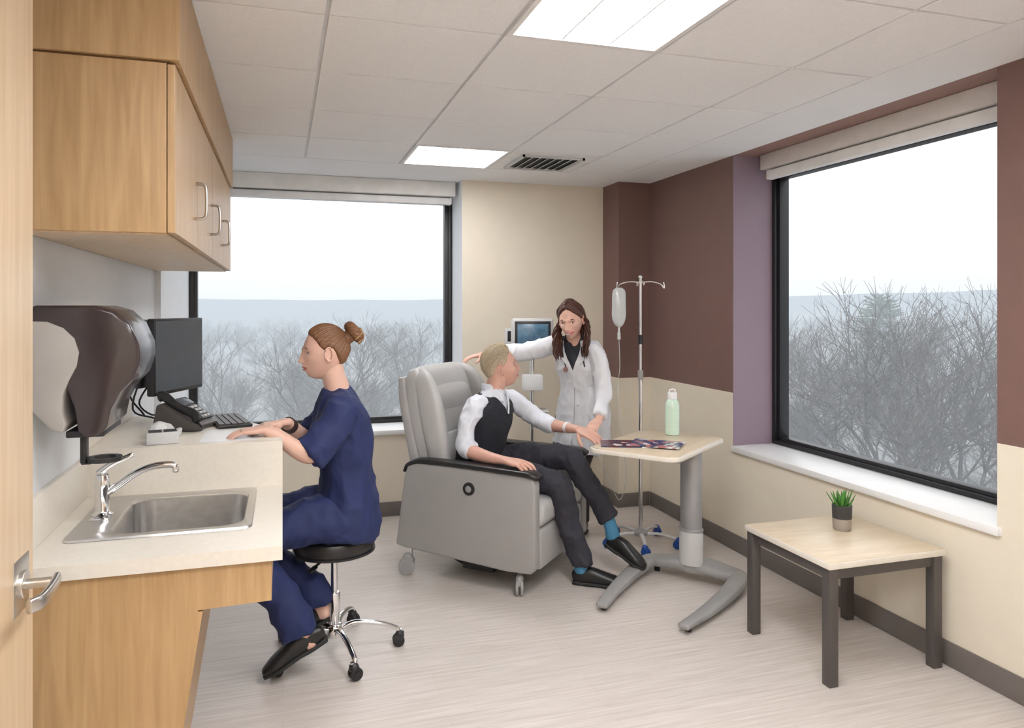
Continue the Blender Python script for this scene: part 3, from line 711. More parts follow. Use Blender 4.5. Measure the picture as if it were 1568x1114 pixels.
def hand_pts(bm,sgn,curl,spread=0.0,thumb=(.55,.75,-.35),sc=1.0,thcurl=.3):
    def sg(p): return V((p[0]*sc,p[1]*sgn*sc,p[2]*sc))
    loft_bm(bm,[sg((-.03,0,0)),sg((0,0,0)),sg((.03,.001,-.001)),sg((.065,.0,0)),sg((.088,0,.001))],[(.024*sc,.018*sc),(.026*sc,.0175*sc),(.034*sc,.0155*sc),(.040*sc,.0135*sc),(.036*sc,.010*sc)],up=(0,0,1),n=18,sub=3,p=2.5)
    Ls=[(.029,.044,.026,.021,.0088),(.0095,.049,.030,.022,.0090),(-.0105,.045,.028,.021,.0086),(-.029,.035,.021,.018,.0077)]
    for i,(y,l1,l2,l3,r) in enumerate(Ls):
        cc=curl[i] if hasattr(curl[0],'__len__') else curl
        p=V((.078,y,0)); a=0; sp=(y*3.0)*spread; pts=[V((.06,y*.9,0)),p.copy()]; 
        for L_,c_ in zip((l1,l2,l3),cc):
            a+=c_; p=p+V((math.cos(a)*math.cos(sp)*L_,math.sin(sp)*L_,-math.sin(a)*L_)); pts.append(p.copy())
        loft_bm(bm,[sg(q) for q in pts],[(r*sc,r*sc),(r*sc*1.03,r*sc*1.03),(r*sc,r*sc),(r*.9*sc,r*.9*sc),(r*.74*sc,r*.72*sc)],n=12,sub=2,cap=.9)
    tp=V((.018,.018,-.006)); td=V(thumb).normalized(); pts=[V((.0,.006,-.003)),tp.copy()]
    for k,L_ in enumerate((.040,.030,.024)):
        tp=tp+td*L_; pts.append(tp.copy()); td=(td+V((thcurl,-thcurl*.5,-.05))).normalized()
    loft_bm(bm,[sg(q) for q in pts],[(.012*sc,)*2,(.015*sc,)*2,(.0118*sc,)*2,(.0102*sc,)*2,(.008*sc,)*2],n=12,sub=2,cap=.9)
def arm_hand(name,person,M_skin,path,rad,wrist,fwd,dorsal,sgn,curl,sc=1.0,**kw):
    b=B(name); b.mi(M_skin)
    if path: b.loft(path,rad,M_skin,n=18,cap=.5)
    f=V(fwd).normalized(); u=V(dorsal); y=u.cross(f).normalized(); u=f.cross(y)
    M=Matrix((f,y,u)).transposed().to_4x4(); M.translation=V(wrist)
    bm=bmesh.new(); hand_pts(bm,sgn,curl,sc=sc,**kw); b.addbm(bm,M_skin,M)
    return remesh(b,.0028,2,person)
def shoe(b,heel,toe,up,m,sole,w=.045,h=.055,L0=None):
    heel=V(heel);toe=V(toe); f=(toe-heel); L_=f.length; f=f.normalized(); u=V(up); u=(u-f*u.dot(f)).normalized(); y=u.cross(f)
    M=Matrix((f,y,u)).transposed().to_4x4(); M.translation=heel
    k=L_
    b.loft([(-.01,0,.045),(.03,0,.05),(.3*k,0,.052),(.55*k,0,.043),(.8*k,0,.032),(.97*k,0,.024)],[(.026,.03),(.034,.042),(.037,.046),(.042,.036),(.045,.027),(.030,.016)],m,up=(0,0,1),n=24,p=2.4,mtx=M)
    b.loft([(-.015,0,.010),(.05,0,.010),(.4*k,0,.012),(.75*k,0,.010),(1.0*k,0,.012)],[(.026,.012),(.037,.012),(.038,.011),(.049,.011),(.030,.010)],sole,up=(0,0,1),n=24,p=3,mtx=M)
    return M
# ------------------------------------------------------------------ NURSE
nurse=empty('nurse',(0,0,0))
Sk1=skinmat('skin_fair',S(218,178,160)); Lp1=mat('lips_pink',S(192,116,108),.35)
Hr1=mat('hair_auburn',S(122,84,56),.45,var=.45,vs=40,stretch=(1,6,6)); 
M_navy=mat('navy_scrubs',S(30,42,88),.75,var=.12,vs=10,bump=.05,bs=400)
b=B('scrub_top'); b.mi(M_navy); F_=(-1,0,0)
b.loft([(.265,3.36,.545),(.275,3.36,.62),(.275,3.355,.72),(.27,3.35,.82),(.26,3.345,.93),(.247,3.34,1.03),(.235,3.34,1.105),(.226,3.34,1.155),(.222,3.34,1.185)],
       [(.19,.145),(.19,.145),(.165,.125),(.158,.115),(.168,.122),(.178,.118),(.172,.095),(.115,.07),(.06,.055)],M_navy,up=F_,n=32,cap=.2)
b.loft([(.235,3.235,1.115),(.232,3.175,1.09),(.195,3.145,1.03),(.14,3.12,.98),(.098,3.105,.945)],[(.06,.06),(.066,.066),(.068,.066),(.074,.068),(.080,.070)],M_navy,n=20,cap=.08)
b.loft([(.235,3.44,1.115),(.232,3.51,1.09),(.20,3.51,1.03),(.155,3.47,.985),(.12,3.44,.958)],[(.06,.06),(.066,.066),(.066,.064),(.070,.064),(.074,.066)],M_navy,n=20,cap=.12)
remesh(b,.0065,4,nurse,wr=[(.008,8,(1,1,.7),3),(.0045,17,(1,1,.6),9)])
b=B('scrub_pants'); b.mi(M_navy)
b.loft([(.27,3.36,.70),(.27,3.36,.62),(.26,3.36,.57)],[(.16,.12),(.175,.135),(.16,.12)],M_navy,up=F_,n=28)
for (hy,ky,kx,ax,az,ay) in ((3.27,3.19,-.115,.055,.19,3.185),(3.45,3.44,-.115,.13,.23,3.40)):
    b.loft([(.27,hy,.615),(.15,hy-.0,.625),(.0,(hy+ky)/2,.615),(kx+.02,ky,.595),(kx-.015,ky,.54),(kx+.02,ky,.45),((kx+ax)/2+.02,ky,.35),(ax-.01,ay,az+.05),(ax+.005,ay,az)],
           [(.10,.10),(.102,.10),(.088,.085),(.076,.074),(.072,.074),(.070,.074),(.068,.072),(.068,.074),(.070,.078)],M_navy,n=22,cap=.1)
remesh(b,.007,4,nurse,wr=[(.009,8,(1,1,.8),13),(.004,17,(1,1,.7),19)])
b=B('leg_skin'); 
for (ax,ay,az) in ((.09,3.185,.17),(.16,3.40,.20)):
    b.loft([(ax-.04,ay,az+.09),(ax,ay,az+.02),(ax+.02,ay,az-.03)],[(.04,.04),(.034,.036),(.036,.038)],Sk1,n=16)
b.finish(nurse)
b=B('shoes'); M_shoe=mat('black_leather',(.012,.012,.013,1),.35); M_sole=mat('shoe_sole',(.02,.02,.02,1),.7)
shoe(b,(.165,3.185,.135),(-.065,3.185,.02),(0.45,0,1),M_shoe,M_sole); shoe(b,(.23,3.40,.155),(.01,3.42,.04),(.45,0,1),M_shoe,M_sole)
b.finish(nurse)
b=B('neck'); b.mi(Sk1); b.loft([(.235,3.34,1.13),(.228,3.34,1.19),(.215,3.34,1.235),(.20,3.34,1.29)],[(.075,.06),(.056,.054),(.050,.050),(.050,.056)],Sk1,up=F_,n=24); b.finish(nurse)
tabN=[.074,.072,.064,.045,.020,.006,.012,.010,-.03,-.062,-.066]
bunD=V((-.80,0,.62))
def flowN(D,P):
    bd=np.array(bunD.normalized()[:]); u=np.cross(bd,[0,1,0]); u/=np.linalg.norm(u); w=np.cross(bd,u)
    a=np.arctan2(D@w,D@u); return .0011*np.sin(a*70)+.0008*np.sin(a*31+1)
MN,sfN=head(nurse,(.182,3.34,1.342),(-1,-.02,-.06),1.0,Sk1,Lp1,Hr1,{'b':.072,'jaw':.2},tabN,lambda D,P:.009+0*D[:,0],flowN)
b=B('hair_bun'); bc=V((-.112,0,.068))
ax=V((-.8,0,.6)).normalized(); u=ax.cross(V((0,1,0))).normalized(); w=ax.cross(u)
b.loft([bc-ax*.03,bc-ax*.01,bc+ax*.01],[.03,.03,.034],Hr1,n=20)
for ph in range(7):
    pts=[]
    for k in range(25):
        a=2*PI*k/24; r1=.030; tw=a*2+ph*2*PI/7
        pts.append(bc+ax*(.020+.016*math.sin(tw))+(u*math.cos(a)+w*math.sin(a))*(r1+.016*math.cos(tw)))
    b.tube(pts,.0095,Hr1,n=8,sub=2)
b.ball(bc+ax*.02,.028,Hr1)
M_scr=mat('scrunchie_tan',S(160,128,84),.6,var=.2)
for k in range(5):
    a=-1.1+k*.55; b.loft([bc+ax*.050+(u*math.cos(a)+w*math.sin(a))*.008,bc+ax*.034+(u*math.cos(a)+w*math.sin(a))*.046,bc+ax*.0+(u*math.cos(a)+w*math.sin(a))*.054],[(.006,.004),(.006,.004),(.003,.003)],M_scr,n=8)
o=b.finish(); o.matrix_world=MN; o.parent=nurse
arm_hand('left_arm',nurse,Sk1,[(.165,3.125,1.0),(.115,3.10,.945),(.06,3.085,.965),(-.02,3.065,1.03),(-.065,3.055,1.058)],[(.042,.042),(.041,.040),(.038,.036),(.030,.028),(.025,.021)],(-.07,3.055,1.060),(-1,-.03,-.06),(0,-.05,1),-1,(.22,.40,.25),sc=.92)
arm_hand('right_arm',nurse,Sk1,[(.16,3.47,1.0),(.11,3.42,.95),(.07,3.34,.985),(.03,3.25,1.04),(.005,3.20,1.060)],[(.042,.042),(.041,.040),(.038,.036),(.030,.028),(.025,.021)],(.0,3.19,1.062),(-1,-.25,-.06),(0,.05,1),1,(.22,.40,.25),sc=.92)
b=B('wristwatch'); b.cyl((.035,3.262,1.035),(.020,3.232,1.049),.0325,mat('watch_band',S(70,55,50),.5)); b.finish(nurse)
# ------------------------------------------------------------------ SEATED MAN
man=empty('seated_patient',(0,0,0))
Sk2=skinmat('skin_man',S(212,166,148)); Lp2=mat('lips_man',S(186,118,106),.4); Hr2=mat('hair_silver_blond',S(184,168,142),.5,var=.3,vs=60,stretch=(1,4,4))
M_shirt=mat('white_shirt',(.74,.77,.84,1),.7,var=.03); M_vest=mat('charcoal_vest',S(36,38,46),.85,var=.15,vs=60,bump=.1,bs=500); M_trs=mat('charcoal_trousers',S(46,46,55),.8,var=.12,bump=.05,bs=400)
b=B('shirt'); b.mi(M_shirt)
tr=[W(-.10,0,.55),W(-.08,0,.66),W(-.05,0,.77),W(-.02,0,.88),W(.005,.0,.96),W(.018,0,1.01),W(.028,0,1.05)]
b.loft(tr,[(.155,.11),(.148,.11),(.148,.11),(.16,.112),(.16,.088),(.11,.07),(.062,.058)],M_shirt,up=d,n=28)
b.loft([W(.0,-.13,.985),W(-.005,-.185,.965),W(-.02,-.228,.90),W(-.03,-.258,.82),W(-.02,-.275,.752),W(.03,-.29,.735)],[(.052,.052),(.056,.056),(.052,.052),(.050,.050),(.052,.050),(.049,.047)],M_shirt,n=20,cap=.12)
b.loft([W(.02,.12,.985),W(.06,.18,.965),W(.12,.225,.905),W(.19,.26,.85),W(.25,.265,.822),W(.31,.245,.816)],[(.052,.052),(.056,.056),(.053,.053),(.052,.052),(.050,.048),(.046,.044)],M_shirt,n=20,cap=.12)
remesh(b,.0055,3,man,wr=[(.006,11,(1,1,.7),33),(.004,22,(1,1,.8),39)])
b=B('vest'); b.mi(M_vest)
b.loft([W(-.10,0,.57),W(-.08,0,.66),W(-.05,0,.77),W(-.02,0,.88),W(.004,0,.95),W(.012,0,.99),W(.022,0,1.035)],[(.18,.135),(.178,.134),(.182,.132),(.198,.134),(.200,.114),(.155,.092),(.07,.068)],M_vest,up=d,n=32,cap=.1)
def vcut(co):
    r=co-CH; lx=r.dot(d); ly=r.dot(lf)
    return (lx>.0 and abs(ly)<.62*(co.z-.895)) or co.z>1.03
vpl=[(W(0,0,.895),(lf-V((0,0,.62))).normalized()),(W(0,0,.895),(-lf-V((0,0,.62))).normalized()),(V((0,0,1.03)),V((0,0,1))),(W(0,0,0),d.copy())]
remesh(b,.005,3,man,wr=[(.004,10,(1,1,.7),43)],cut=vcut,planes=vpl)
b=B('collar')
for s_ in (-1,1):
    b.loft([W(-.045,.03*s_,1.065),W(.0,.058*s_,1.065),W(.05,.050*s_,1.052),W(.085,.018*s_,1.03)],[(.020,.004),(.021,.004),(.022,.004),(.016,.003)],M_shirt,up=(lf*s_*.6+d*.3),n=14,p=3)
    b.prism([W(.082,.010*s_,1.045),W(.060,.045*s_,1.052),W(.092,.056*s_,.99),W(.102,.035*s_,.985)],d*.004,M_shirt,.001)
b.loft([W(.108,0,1.02),W(.118,0,.97),W(.118,0,.91)],[(.010,.003)]*3,M_shirt,up=d,n=10)
b.finish(man)
b=B('trousers'); b.mi(M_trs)
b.loft([W(-.10,0,.66),W(-.10,0,.58),W(-.09,0,.54)],[(.16,.12),(.172,.13),(.16,.12)],M_trs,up=d,n=28)
b.loft([W(-.09,-.09,.575),W(.10,-.11,.585),W(.30,-.105,.575),W(.45,-.10,.555),W(.495,-.10,.51),W(.515,-.09,.42),W(.55,-.08,.28),W(.595,-.07,.15),W(.605,-.07,.11)],[(.095,.09),(.092,.088),(.078,.078),(.068,.070),(.066,.068),(.062,.064),(.056,.06),(.052,.06),(.053,.062)],M_trs,n=22,cap=.1)
b.loft([W(-.09,.09,.585),W(.10,.11,.62),W(.30,.10,.65),W(.46,.08,.665),W(.515,.085,.63),W(.56,.095,.55),W(.62,.12,.45),W(.675,.14,.35),W(.69,.145,.325)],[(.095,.09),(.092,.088),(.080,.078),(.068,.068),(.066,.066),(.062,.062),(.057,.058),(.052,.056),(.053,.057)],M_trs,n=22,cap=.1)
remesh(b,.006,3,man,wr=[(.007,9,(1,1,.8),53),(.0045,19,(1,1,.8),59)])
b=B('socks'); M_sock=mat('blue_sock',S(70,130,165),.8,var=.1)
b.loft([W(.665,.14,.37),W(.70,.147,.28),W(.715,.148,.22)],[(.038,.040),(.036,.038),(.037,.042)],M_sock,n=18)
b.loft([W(.60,-.07,.15),W(.605,-.07,.08)],[(.038,.040),(.038,.042)],M_sock,n=18)
b.finish(man)
b=B('shoes'); h0=W(.575,-.075,0.0); shoe(b,(h0.x,h0.y,.003),W(.835,-.02,.003),(0,0,1),M_shoe,M_sole)
shoe(b,W(.685,.148,.155),W(.90,.13,.06),d*.35+V((0,0,1)),M_shoe,M_sole)
for (p0,p1) in ((W(.66,-.057,.088),W(.74,-.04,.07)),):
    for k in range(4):
        q=p0.lerp(p1,k/3); b.tube([q-lf*.022-V((0,0,.008)),q+V((0,0,.004)),q+lf*.022-V((0,0,.008))],.0028,M_sole,n=6)
b.finish(man)
hd=V((.97,-.08,.16)).normalized()
b=B('neck'); b.loft([W(.015,0,1.0),W(.028,0,1.055),W(.04,0,1.10),W(.052,.005,1.15)],[(.075,.062),(.060,.058),(.056,.056),(.054,.058)],Sk2,up=d,n=24); b.finish(man)
tabM=[.080,.076,.064,.046,.014,-.004,.010,.008,-.03,-.060,-.066]
def flowM(D,P): return .0006*np.sin(P[:,1]*620+4*np.sin(P[:,0]*40))+.0006*np.sin(P[:,1]*260-P[:,2]*90)
MM,sfM=head(man,(1.243,4.245,1.182),hd,1.06,Sk2,Lp2,Hr2,{'b':.074,'jaw':.12},tabM,lambda D,P:.006+.007*np.clip(D[:,2],0,1),flowM,iris=(.05,.08,.12,1))
b=B('hair_strands')
for k in range(420):
    y=random.uniform(-.85,.85); x0=random.uniform(.6,-.75); z0=math.sqrt(max(.05,1-min(.95,y*y+x0*x0)))
    D0=V((x0,y,z0)); st=V((-.42,random.uniform(-.08,.08)+(.12 if y>0 else -.12),-.08 if abs(y)<.4 else -.32))
    if min(sfM.inhair(D0+st*t) for t in (0,.4,.8,1.2))<.012: continue
    pts=[sfM(D0+st*t,.0105+.0055*max(0,z0)+.0015*math.sin(3*t)) for t in (0,.4,.8,1.2)]
    b.loft(pts,[(.0014,.001),(.0017,.0012),(.0014,.001),(.0004,.0004)],Hr2,n=5,sub=2)
o=b.finish(); o.matrix_world=MM; o.parent=man
arm_hand('right_arm',man,Sk2,[W(-.0,-.285,.735),W(.06,-.30,.722),W(.16,-.325,.712),W(.25,-.335,.708)],[(.042,.042),(.041,.040),(.034,.032),(.028,.023)],W(.265,-.338,.708),d*1.0-lf*.10+V((0,0,-.06)),V((0,0,1))-lf*.15,1,[(.25,.55,.35),(.32,.6,.4),(.38,.6,.4),(.42,.6,.4)],sc=1.12,thumb=(.7,.6,-.3),spread=1.5)
wl=V((1.672,4.045,.815))
arm_hand('left_arm',man,Sk2,[W(.27,.258,.82),W(.31,.245,.816),W(.31,.245,.816).lerp(wl,.5),wl],[(.040,.040),(.040,.039),(.034,.032),(.027,.022)],wl,V((1.735,3.925,.79))-wl,V((-.35,-.2,1)),-1,(.2,.35,.25),sc=1.03)
b=B('iv_tape'); q=W(.31,.245,.816).lerp(wl,.55); dr=(wl-W(.31,.245,.816)).normalized()
b.cyl(q-dr*.010,q+dr*.010,.0343,M_whitep); b.finish(man)
# ------------------------------------------------------------------ DOCTOR
doc=empty('doctor',(0,0,0))
Sk3=skinmat('skin_doctor',S(218,174,155)); Lp3=mat('lips_doctor',S(190,95,95),.35); Hr3=mat('hair_dark_brown',S(78,48,38),.4,var=.4,vs=50,stretch=(1,4,4))
M_coat=mat('white_coat',(.76,.77,.81,1),.7,var=.02); M_top=mat('black_top',(.02,.022,.03,1),.7); M_pant=mat('doctor_trousers',S(50,42,48),.8)
df=V((-.68,-.73,0)).normalized(); dl=V((-df.y,df.x,0))
DO=V((1.86,4.50,0))
b=B('coat'); b.mi(M_coat); b.mi(M_top)
tc_=[(1.93,4.63,.60),(1.935,4.61,.70),(1.93,4.58,.85),(1.915,4.55,.98),(1.895,4.53,1.07),(1.87,4.505,1.17),(1.835,4.47,1.26),(1.812,4.448,1.305),(1.795,4.43,1.34)]
b.loft(tc_,[(.19,.145),(.19,.145),(.18,.138),(.155,.12),(.145,.112),(.160,.118),(.155,.09),(.10,.065),(.058,.052)],M_coat,up=df,n=32,cap=.1)
RS=V((1.70,4.565,1.285)); RE=V((1.46,4.665,1.235)); RW_=V((1.30,4.72,1.235))
b.loft([V((1.76,4.51,1.29)),RS,RS.lerp(RE,.5)+V((0,0,-.005)),RE,RE.lerp(RW_,.5),RW_],[(.055,.055),(.060,.060),(.054,.056),(.052,.056),(.046,.048),(.042,.042)],M_coat,n=20,cap=.12)
LS=V((1.915,4.36,1.255)); LE=V((1.945,4.28,1.0)); LW=V((1.86,4.155,.872))
b.loft([V((1.86,4.40,1.28)),LS,LS.lerp(LE,.5)+V((.01,0,0)),LE,LE.lerp(LW,.5),LW],[(.052,.052),(.056,.056),(.052,.052),(.049,.049),(.045,.043),(.041,.039)],M_coat,n=20,cap=.12)
def csel(c,n_):
    r=c-DO; s_=r.dot(dl)
    if n_.dot(df)>.0 and c.z>1.13 and abs(s_)<.40*(c.z-1.13): return 1
    return 0
dpl=[(DO+V((0,0,1.13)),(dl-V((0,0,.40))).normalized()),(DO+V((0,0,1.13)),(-dl-V((0,0,.40))).normalized())]
remesh(b,.0055,3,doc,wr=[(.006,9,(1,1,.6),63),(.004,19,(1,1,.7),69)],setm=csel,planes=dpl)
b=B('coat_details')
def front(l,z):
    zs=[q[2] for q in tc_]; cx_=np.interp(z,zs,[q[0] for q in tc_]); cy_=np.interp(z,zs,[q[1] for q in tc_]); ry=np.interp(z,zs,[.145,.145,.138,.12,.112,.118,.09,.065,.052]); rx=np.interp(z,zs,[.19,.19,.18,.155,.145,.16,.155,.10,.058])
    return V((cx_,cy_,z))+dl*l+df*(ry*math.sqrt(max(.02,1-(l/rx)**2))+.005)
for s_ in (-1,1):
    pts=[front(s_*.070,1.325),front(s_*.082,1.28),front(s_*.062,1.22),front(s_*.020,1.145)]
    b.loft(pts,[(.018,.005),(.026,.005),(.023,.005),(.008,.004)],M_coat,up=df,n=14,p=3)
for z in (1.10,1.0,.9): b.ball(front(.012,z),.007,M_greyL,(1,1,1))
b.loft([front(-.012,1.13),front(-.012,1.0),front(-.012,.8),front(-.012,.62)],[(.0018,.002)]*4,M_greyp,up=df,n=8)
b.loft([front(.075,1.13),front(.075,1.04)],[(.04,.003)]*2,M_coat,up=df,n=12,p=5,cap=.1)
M_st=mat('stethoscope_tube',(.03,.035,.05,1),.35)
b.tube([front(-.055,1.14),front(-.06,1.20),front(-.065,1.27),V((1.76,4.47,1.36)),V((1.83,4.47,1.375)),V((1.86,4.41,1.355)),front(.065,1.27),front(.07,1.2),front(.075,1.10)],.0048,M_st,n=8)
b.cyl(front(-.055,1.135),front(-.055,1.135)+df*.012,.018,M_chrome)
b.finish(doc)
b=B('trousers'); b.mi(M_pant)
b.loft([(1.93,4.60,.86),(1.925,4.63,.78)],[(.155,.12),(.15,.115)],M_pant,up=df,n=24)
LG=V((1.875,4.68,0))
for s_ in (-1,1):
    q=LG+dl*.080*s_
    b.loft([q+V((.04,-.04,.80)),q+V((.02,-.02,.6)),q+df*.01+V((0,0,.46)),q+V((0,0,.28)),q-df*.01+V((0,0,.09))],[(.082,.085),(.072,.076),(.060,.062),(.054,.058),(.05,.055)],M_pant,up=df,n=20,cap=.1)
remesh(b,.007,4,doc)
b=B('shoes')
for s_ in (-1,1):
    q=LG+V((0,0,.003))+dl*.080*s_; shoe(b,q-df*.055,q+df*.19,(0,0,1),M_shoe,M_sole)
b.finish(doc)
b=B('neck'); b.loft([(1.825,4.46,1.27),(1.80,4.43,1.33),(1.785,4.41,1.365),(1.768,4.385,1.41)],[(.07,.055),(.050,.048),(.046,.046),(.046,.05)],Sk3,up=df,n=24); b.finish(doc)
tabD=[.080,.070,.050,.028,.010,-.005,-.005,-.01,-.04,-.07,-.08]
def flowD(D,P): return .0013*np.sin(P[:,0]*500+P[:,2]*120)+.0010*np.sin(P[:,0]*230)-.006*np.exp(-(P[:,1]/.004)**2)*(D[:,0]>-.3)
MD,sfD=head(doc,(1.752,4.36,1.462),(-.58,-.74,-.30),1.0,Sk3,Lp3,Hr3,{'b':.071,'jaw':.2,'smile':1.0,'mw':.025,'roll':.08},tabD,lambda D,P:.012+0*D[:,0],flowD,teeth=True)
b=B('long_hair')
for s_ in (-1,1):
    for k in range(80):
        x=random.uniform(.50,-.85); D0=V((x*.9,.04*s_,1)); D1=V((x*.75-.14,.75*s_,.55)); D2=V((x*.38-.36,1.0*s_,-.05)); 
        off=random.uniform(.010,.017)
        p=[MD@sfD(D0,off),MD@sfD(D1,off+.002),MD@sfD(D2,off+.004)]
        q=p[-1]; L_=random.uniform(.16,.27); ph=random.uniform(0,6); am=random.uniform(.006,.014)
        side=(MD.to_3x3()@V((0,s_,0))).normalized(); fw=(MD.to_3x3()@V((1,0,0))); fw.z=0; fw.normalize()
        tgt=fw*random.uniform(-.01,.07)
        for j in range(1,7):
            t=j/6; p.append(q+V((0,0,-L_*t))+tgt*t+side*(.022*math.sin(PI*t*.9)+am*math.sin(ph+9*t))+fw*(am*math.cos(ph+8*t)))
        b.loft(p,[(.003,.003)]+[(.0055,.004)]*3+[(.006,.0045)]*4+[(.0015,.0015)],Hr3,n=6,sub=3)
for k in range(60):
    y=random.uniform(-.9,.9); off=random.uniform(.010,.016)
    p=[MD@sfD(V((-.2,y*.4,1)),off),MD@sfD(V((-.8,y*.7,.5)),off+.003),MD@sfD(V((-1,y*.9,-.1)),off+.006)]
    q=p[-1]; L_=random.uniform(.14,.22); ph=random.uniform(0,6)
    for j in range(1,5):
        t=j/4; p.append(q+V((0,0,-L_*t))+dl*(.010*math.sin(ph+7*t)))
    b.loft(p,[(.004,.004)]*6+[(.0015,.0015)],Hr3,n=6,sub=3)
b.finish(doc)
arm_hand('right_hand',doc,Sk3,[RW_.lerp(RE,.25),RW_,RW_+V((-.035,.0,-.008))],[(.03,.03),(.027,.025),(.025,.020)],RW_+V((-.035,0,-.008)),V((-1,-.12,-.18)),V((-.1,0,1)),1,(.15,.4,.3),sc=.92)
arm_hand('left_hand',doc,Sk3,[LW.lerp(LE,.25),LW,LW+V((-.022,-.028,-.018))],[(.03,.03),(.026,.025),(.024,.020)],LW+V((-.022,-.028,-.018)),V((-.62,-.66,-.20)),V((-.1,-.25,1)),-1,(.30,.45,.3),sc=.92,thumb=(.85,.45,-.25))

# ================================================================== exterior
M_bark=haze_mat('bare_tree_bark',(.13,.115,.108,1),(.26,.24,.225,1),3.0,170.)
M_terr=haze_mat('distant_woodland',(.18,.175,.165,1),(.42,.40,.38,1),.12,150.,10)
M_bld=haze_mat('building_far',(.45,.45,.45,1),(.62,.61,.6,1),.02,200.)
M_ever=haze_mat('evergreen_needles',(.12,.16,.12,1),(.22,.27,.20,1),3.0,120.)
GZ=-13.0
def terr(x,y):
    r=math.hypot(x,y); t=min(1,max(0,(r-220)/600)); t=t*t*(3-2*t)
    az=math.degrees(math.atan2(x,y))
    return GZ+ noise.noise(V((x*.01,y*.01,0)))*2 + t*(22+ .12*max(0,az) + 5*noise.noise(V((x*.004,y*.004,3)))+2*noise.noise(V((x*.02,y*.02,3))))
bm=bmesh.new(); NA,NR=110,60; g_=[]
for i in range(NR):
    r=12*(1000/12)**(i/(NR-1)); row=[]
    for j in range(NA):
        a=math.radians(-55+150*j/(NA-1)); x,y=r*math.sin(a),r*math.cos(a); row.append(bm.verts.new((x,y,terr(x,y))))
    g_.append(row)
for i in range(NR-1):
    for j in range(NA-1): bm.faces.new((g_[i][j],g_[i][j+1],g_[i+1][j+1],g_[i+1][j]))
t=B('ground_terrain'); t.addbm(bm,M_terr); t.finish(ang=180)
def tree_mesh(seed,H0=14.5):
    rnd=random.Random(seed); VV=[];FF=[]
    def seg(a,b_,r0,r1):
        d_=(b_-a).normalized(); s1=d_.orthogonal().normalized(); s2=d_.cross(s1); n0=len(VV)
        for k in range(3):
            an=2*PI*k/3; o_=s1*math.cos(an)+s2*math.sin(an); VV.append((a+o_*r0)[:]); VV.append((b_+o_*r1)[:])
        for k in range(3):
            k2=(k+1)%3; FF.append((n0+2*k,n0+2*k2,n0+2*k2+1,n0+2*k+1))
    def grow(p,d_,L_,r,lv):
        q=p; steps=3
        for k in range(steps):
            d_=(d_+V((rnd.uniform(-.2,.2),rnd.uniform(-.2,.2),rnd.uniform(-.05,.12)))).normalized()
            n_=q+d_*L_/steps; seg(q,n_,r*(1-.12*k),r*(1-.12*(k+1))); q=n_
            if lv>0 and lv<6 and k<2 and rnd.random()<.65:
                dd=(d_+V((rnd.uniform(-1,1),rnd.uniform(-1,1),rnd.uniform(-.3,.4)))*.9).normalized(); grow(q,dd,L_*.62,r*.5,lv+1 if lv<5 else 6)
        if lv<6:
            for k in range(2 if rnd.random()<.6 else 3):
                dd=(d_+V((rnd.uniform(-1,1),rnd.uniform(-1,1),rnd.uniform(-.3,.4)))*.75).normalized(); grow(q,dd,L_*rnd.uniform(.66,.84),r*.60,lv+1)
    grow(V((0,0,0)),V((0,0,1)),H0*.24,.19,0)
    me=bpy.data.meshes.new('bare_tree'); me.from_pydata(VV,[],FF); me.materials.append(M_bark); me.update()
    zz=max(v[2] for v in VV); return me,zz,len(FF)
TM=[tree_mesh(s) for s in range(5)]
forest=empty('bare_trees'); rnd=random.Random(3)
def put(az,r,top):
    me,zz,_=TM[rnd.randrange(5)]; a=math.radians(az); x,y=r*math.sin(a),r*math.cos(a); z=terr(x,y)
    o=bpy.data.objects.new('bare_tree',me); s=max(.35,(top-z)/zz); o.scale=(s,s,s); o.location=(x,y,z); o.rotation_euler=(0,0,rnd.uniform(0,6)); link(o,forest)
for k in range(700):
    az=rnd.uniform(-26,70); r=(42 if az>25 else 60)+ 260*(rnd.random()**1.6)
    t_=min(1,(r-45)/120)
    top=-7.0+4.2*t_+rnd.uniform(-1.5,1.5)
    if az>30: top+=1.4
    put(az,r,top)
for az,r,top in ((2,58,.2),(6.5,62,1.4),(-3,66,.4),(9.5,74,1.0),(41,40,.8),(43.2,40,3.0),(45,36,1.6),(46.8,37,2.6),(48.6,42,3.0),(51,38,1.2),(39,50,1.2),(45,58,3.2),(53,42,1.8),(36,50,1.0),(57,40,1.2)):
    put(az,r,top)
ev=B('evergreen_tree')
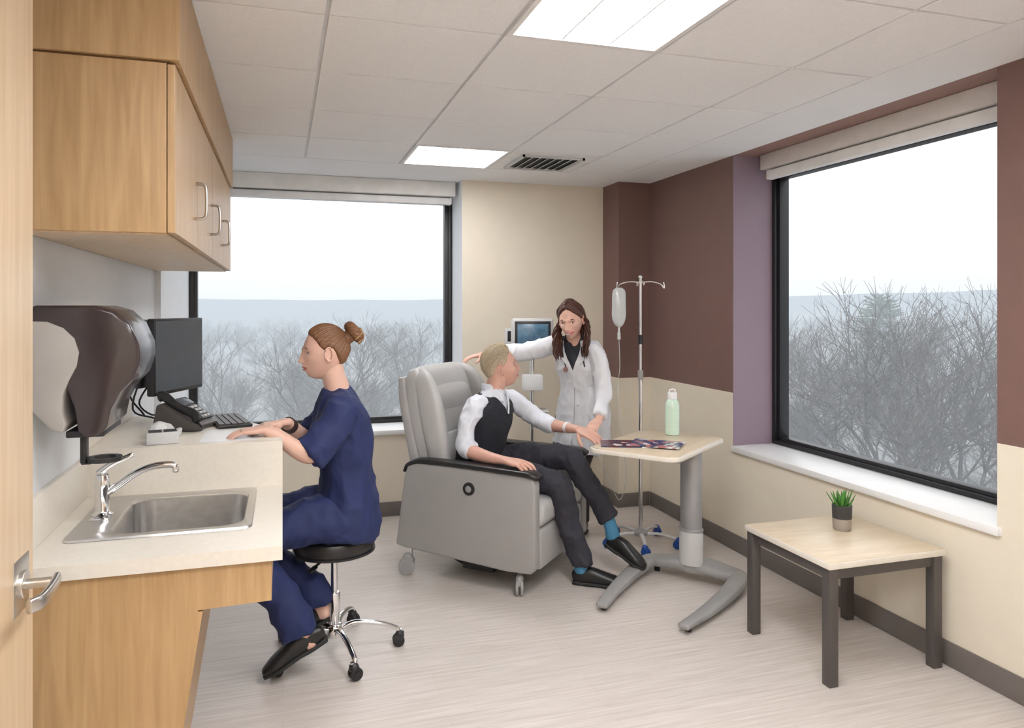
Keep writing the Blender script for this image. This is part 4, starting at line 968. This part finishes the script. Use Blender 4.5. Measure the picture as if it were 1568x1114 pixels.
for (az,r,top) in ((43.8,75,2.6),(60,70,2.0)):
    a=math.radians(az); x,y=r*math.sin(a),r*math.cos(a); z0=terr(x,y)
    for k in range(420):
        t_=rnd.random(); zz=z0+3+(top-z0-3)*t_; R_=2.9*(1-t_**3)**.5+.1; an=rnd.uniform(0,6.28)
        p0=V((x,y,zz)); p1=p0+V((math.cos(an)*R_,math.sin(an)*R_,rnd.uniform(-.3,.8)))
        ev.loft([p0,p0.lerp(p1,.5),p1],[(.05,.04),(.22,.10),(.05,.03)],M_ever,up=(0,0,1),n=5,sub=1)
ev.finish()
bl=B('distant_buildings')
for k in range(22):
    az=rnd.uniform(-20,66); r=rnd.uniform(150,420); a=math.radians(az); x,y=r*math.sin(a),r*math.cos(a); z0=terr(x,y)-1; w=rnd.uniform(7,16); dp=rnd.uniform(7,12); h=rnd.uniform(5,7)
    Rm=Matrix.Translation((x,y,z0))@Matrix.Rotation(rnd.uniform(0,3),4,'Z')
    bl.box((-w/2,-dp/2,0),(w/2,dp/2,h),M_bld,mtx=Rm)
    bl.prism([(-w/2,-dp/2-.3,h),(-w/2,dp/2+.3,h),(-w/2,0,h+2.2)],(w,0,0),M_bld,mtx=Rm)
bl.finish()
# ------------------------------------------------------------------ world
wd=bpy.data.worlds.new('overcast_sky'); bpy.context.scene.world=wd; wd.use_nodes=True; nt=wd.node_tree; N=nt.nodes; L=nt.links
bg=N['Background']; tc=N.new('ShaderNodeTexCoord'); sp=N.new('ShaderNodeSeparateXYZ'); L.new(tc.outputs['Generated'],sp.inputs[0])
rp=N.new('ShaderNodeValToRGB'); rp.color_ramp.elements[0].position=0; rp.color_ramp.elements[0].color=(.54,.565,.60,1); rp.color_ramp.elements[1].position=.3; rp.color_ramp.elements[1].color=(.93,.94,.97,1)
L.new(sp.outputs['Z'],rp.inputs['Fac']); L.new(rp.outputs['Color'],bg.inputs['Color']); bg.inputs['Strength'].default_value=1.75
# ------------------------------------------------------------------ camera
cd=bpy.data.cameras.new('camera'); cam=bpy.data.objects.new('camera',cd); link(cam)
ZOOM,CX,CY=1.0,784,557
cam.location=(0,0,1.54); cam.rotation_euler=(PI/2,0,math.radians(-17.3)); cd.sensor_width=36; cd.lens=36*1128/1568*ZOOM; cd.shift_x=(CX-784)/1568*ZOOM; cd.shift_y=-(CY-470)/1568*ZOOM; cd.clip_start=.05; cd.clip_end=2000
bpy.context.scene.camera=cam
bpy.context.scene.view_settings.view_transform='Standard'
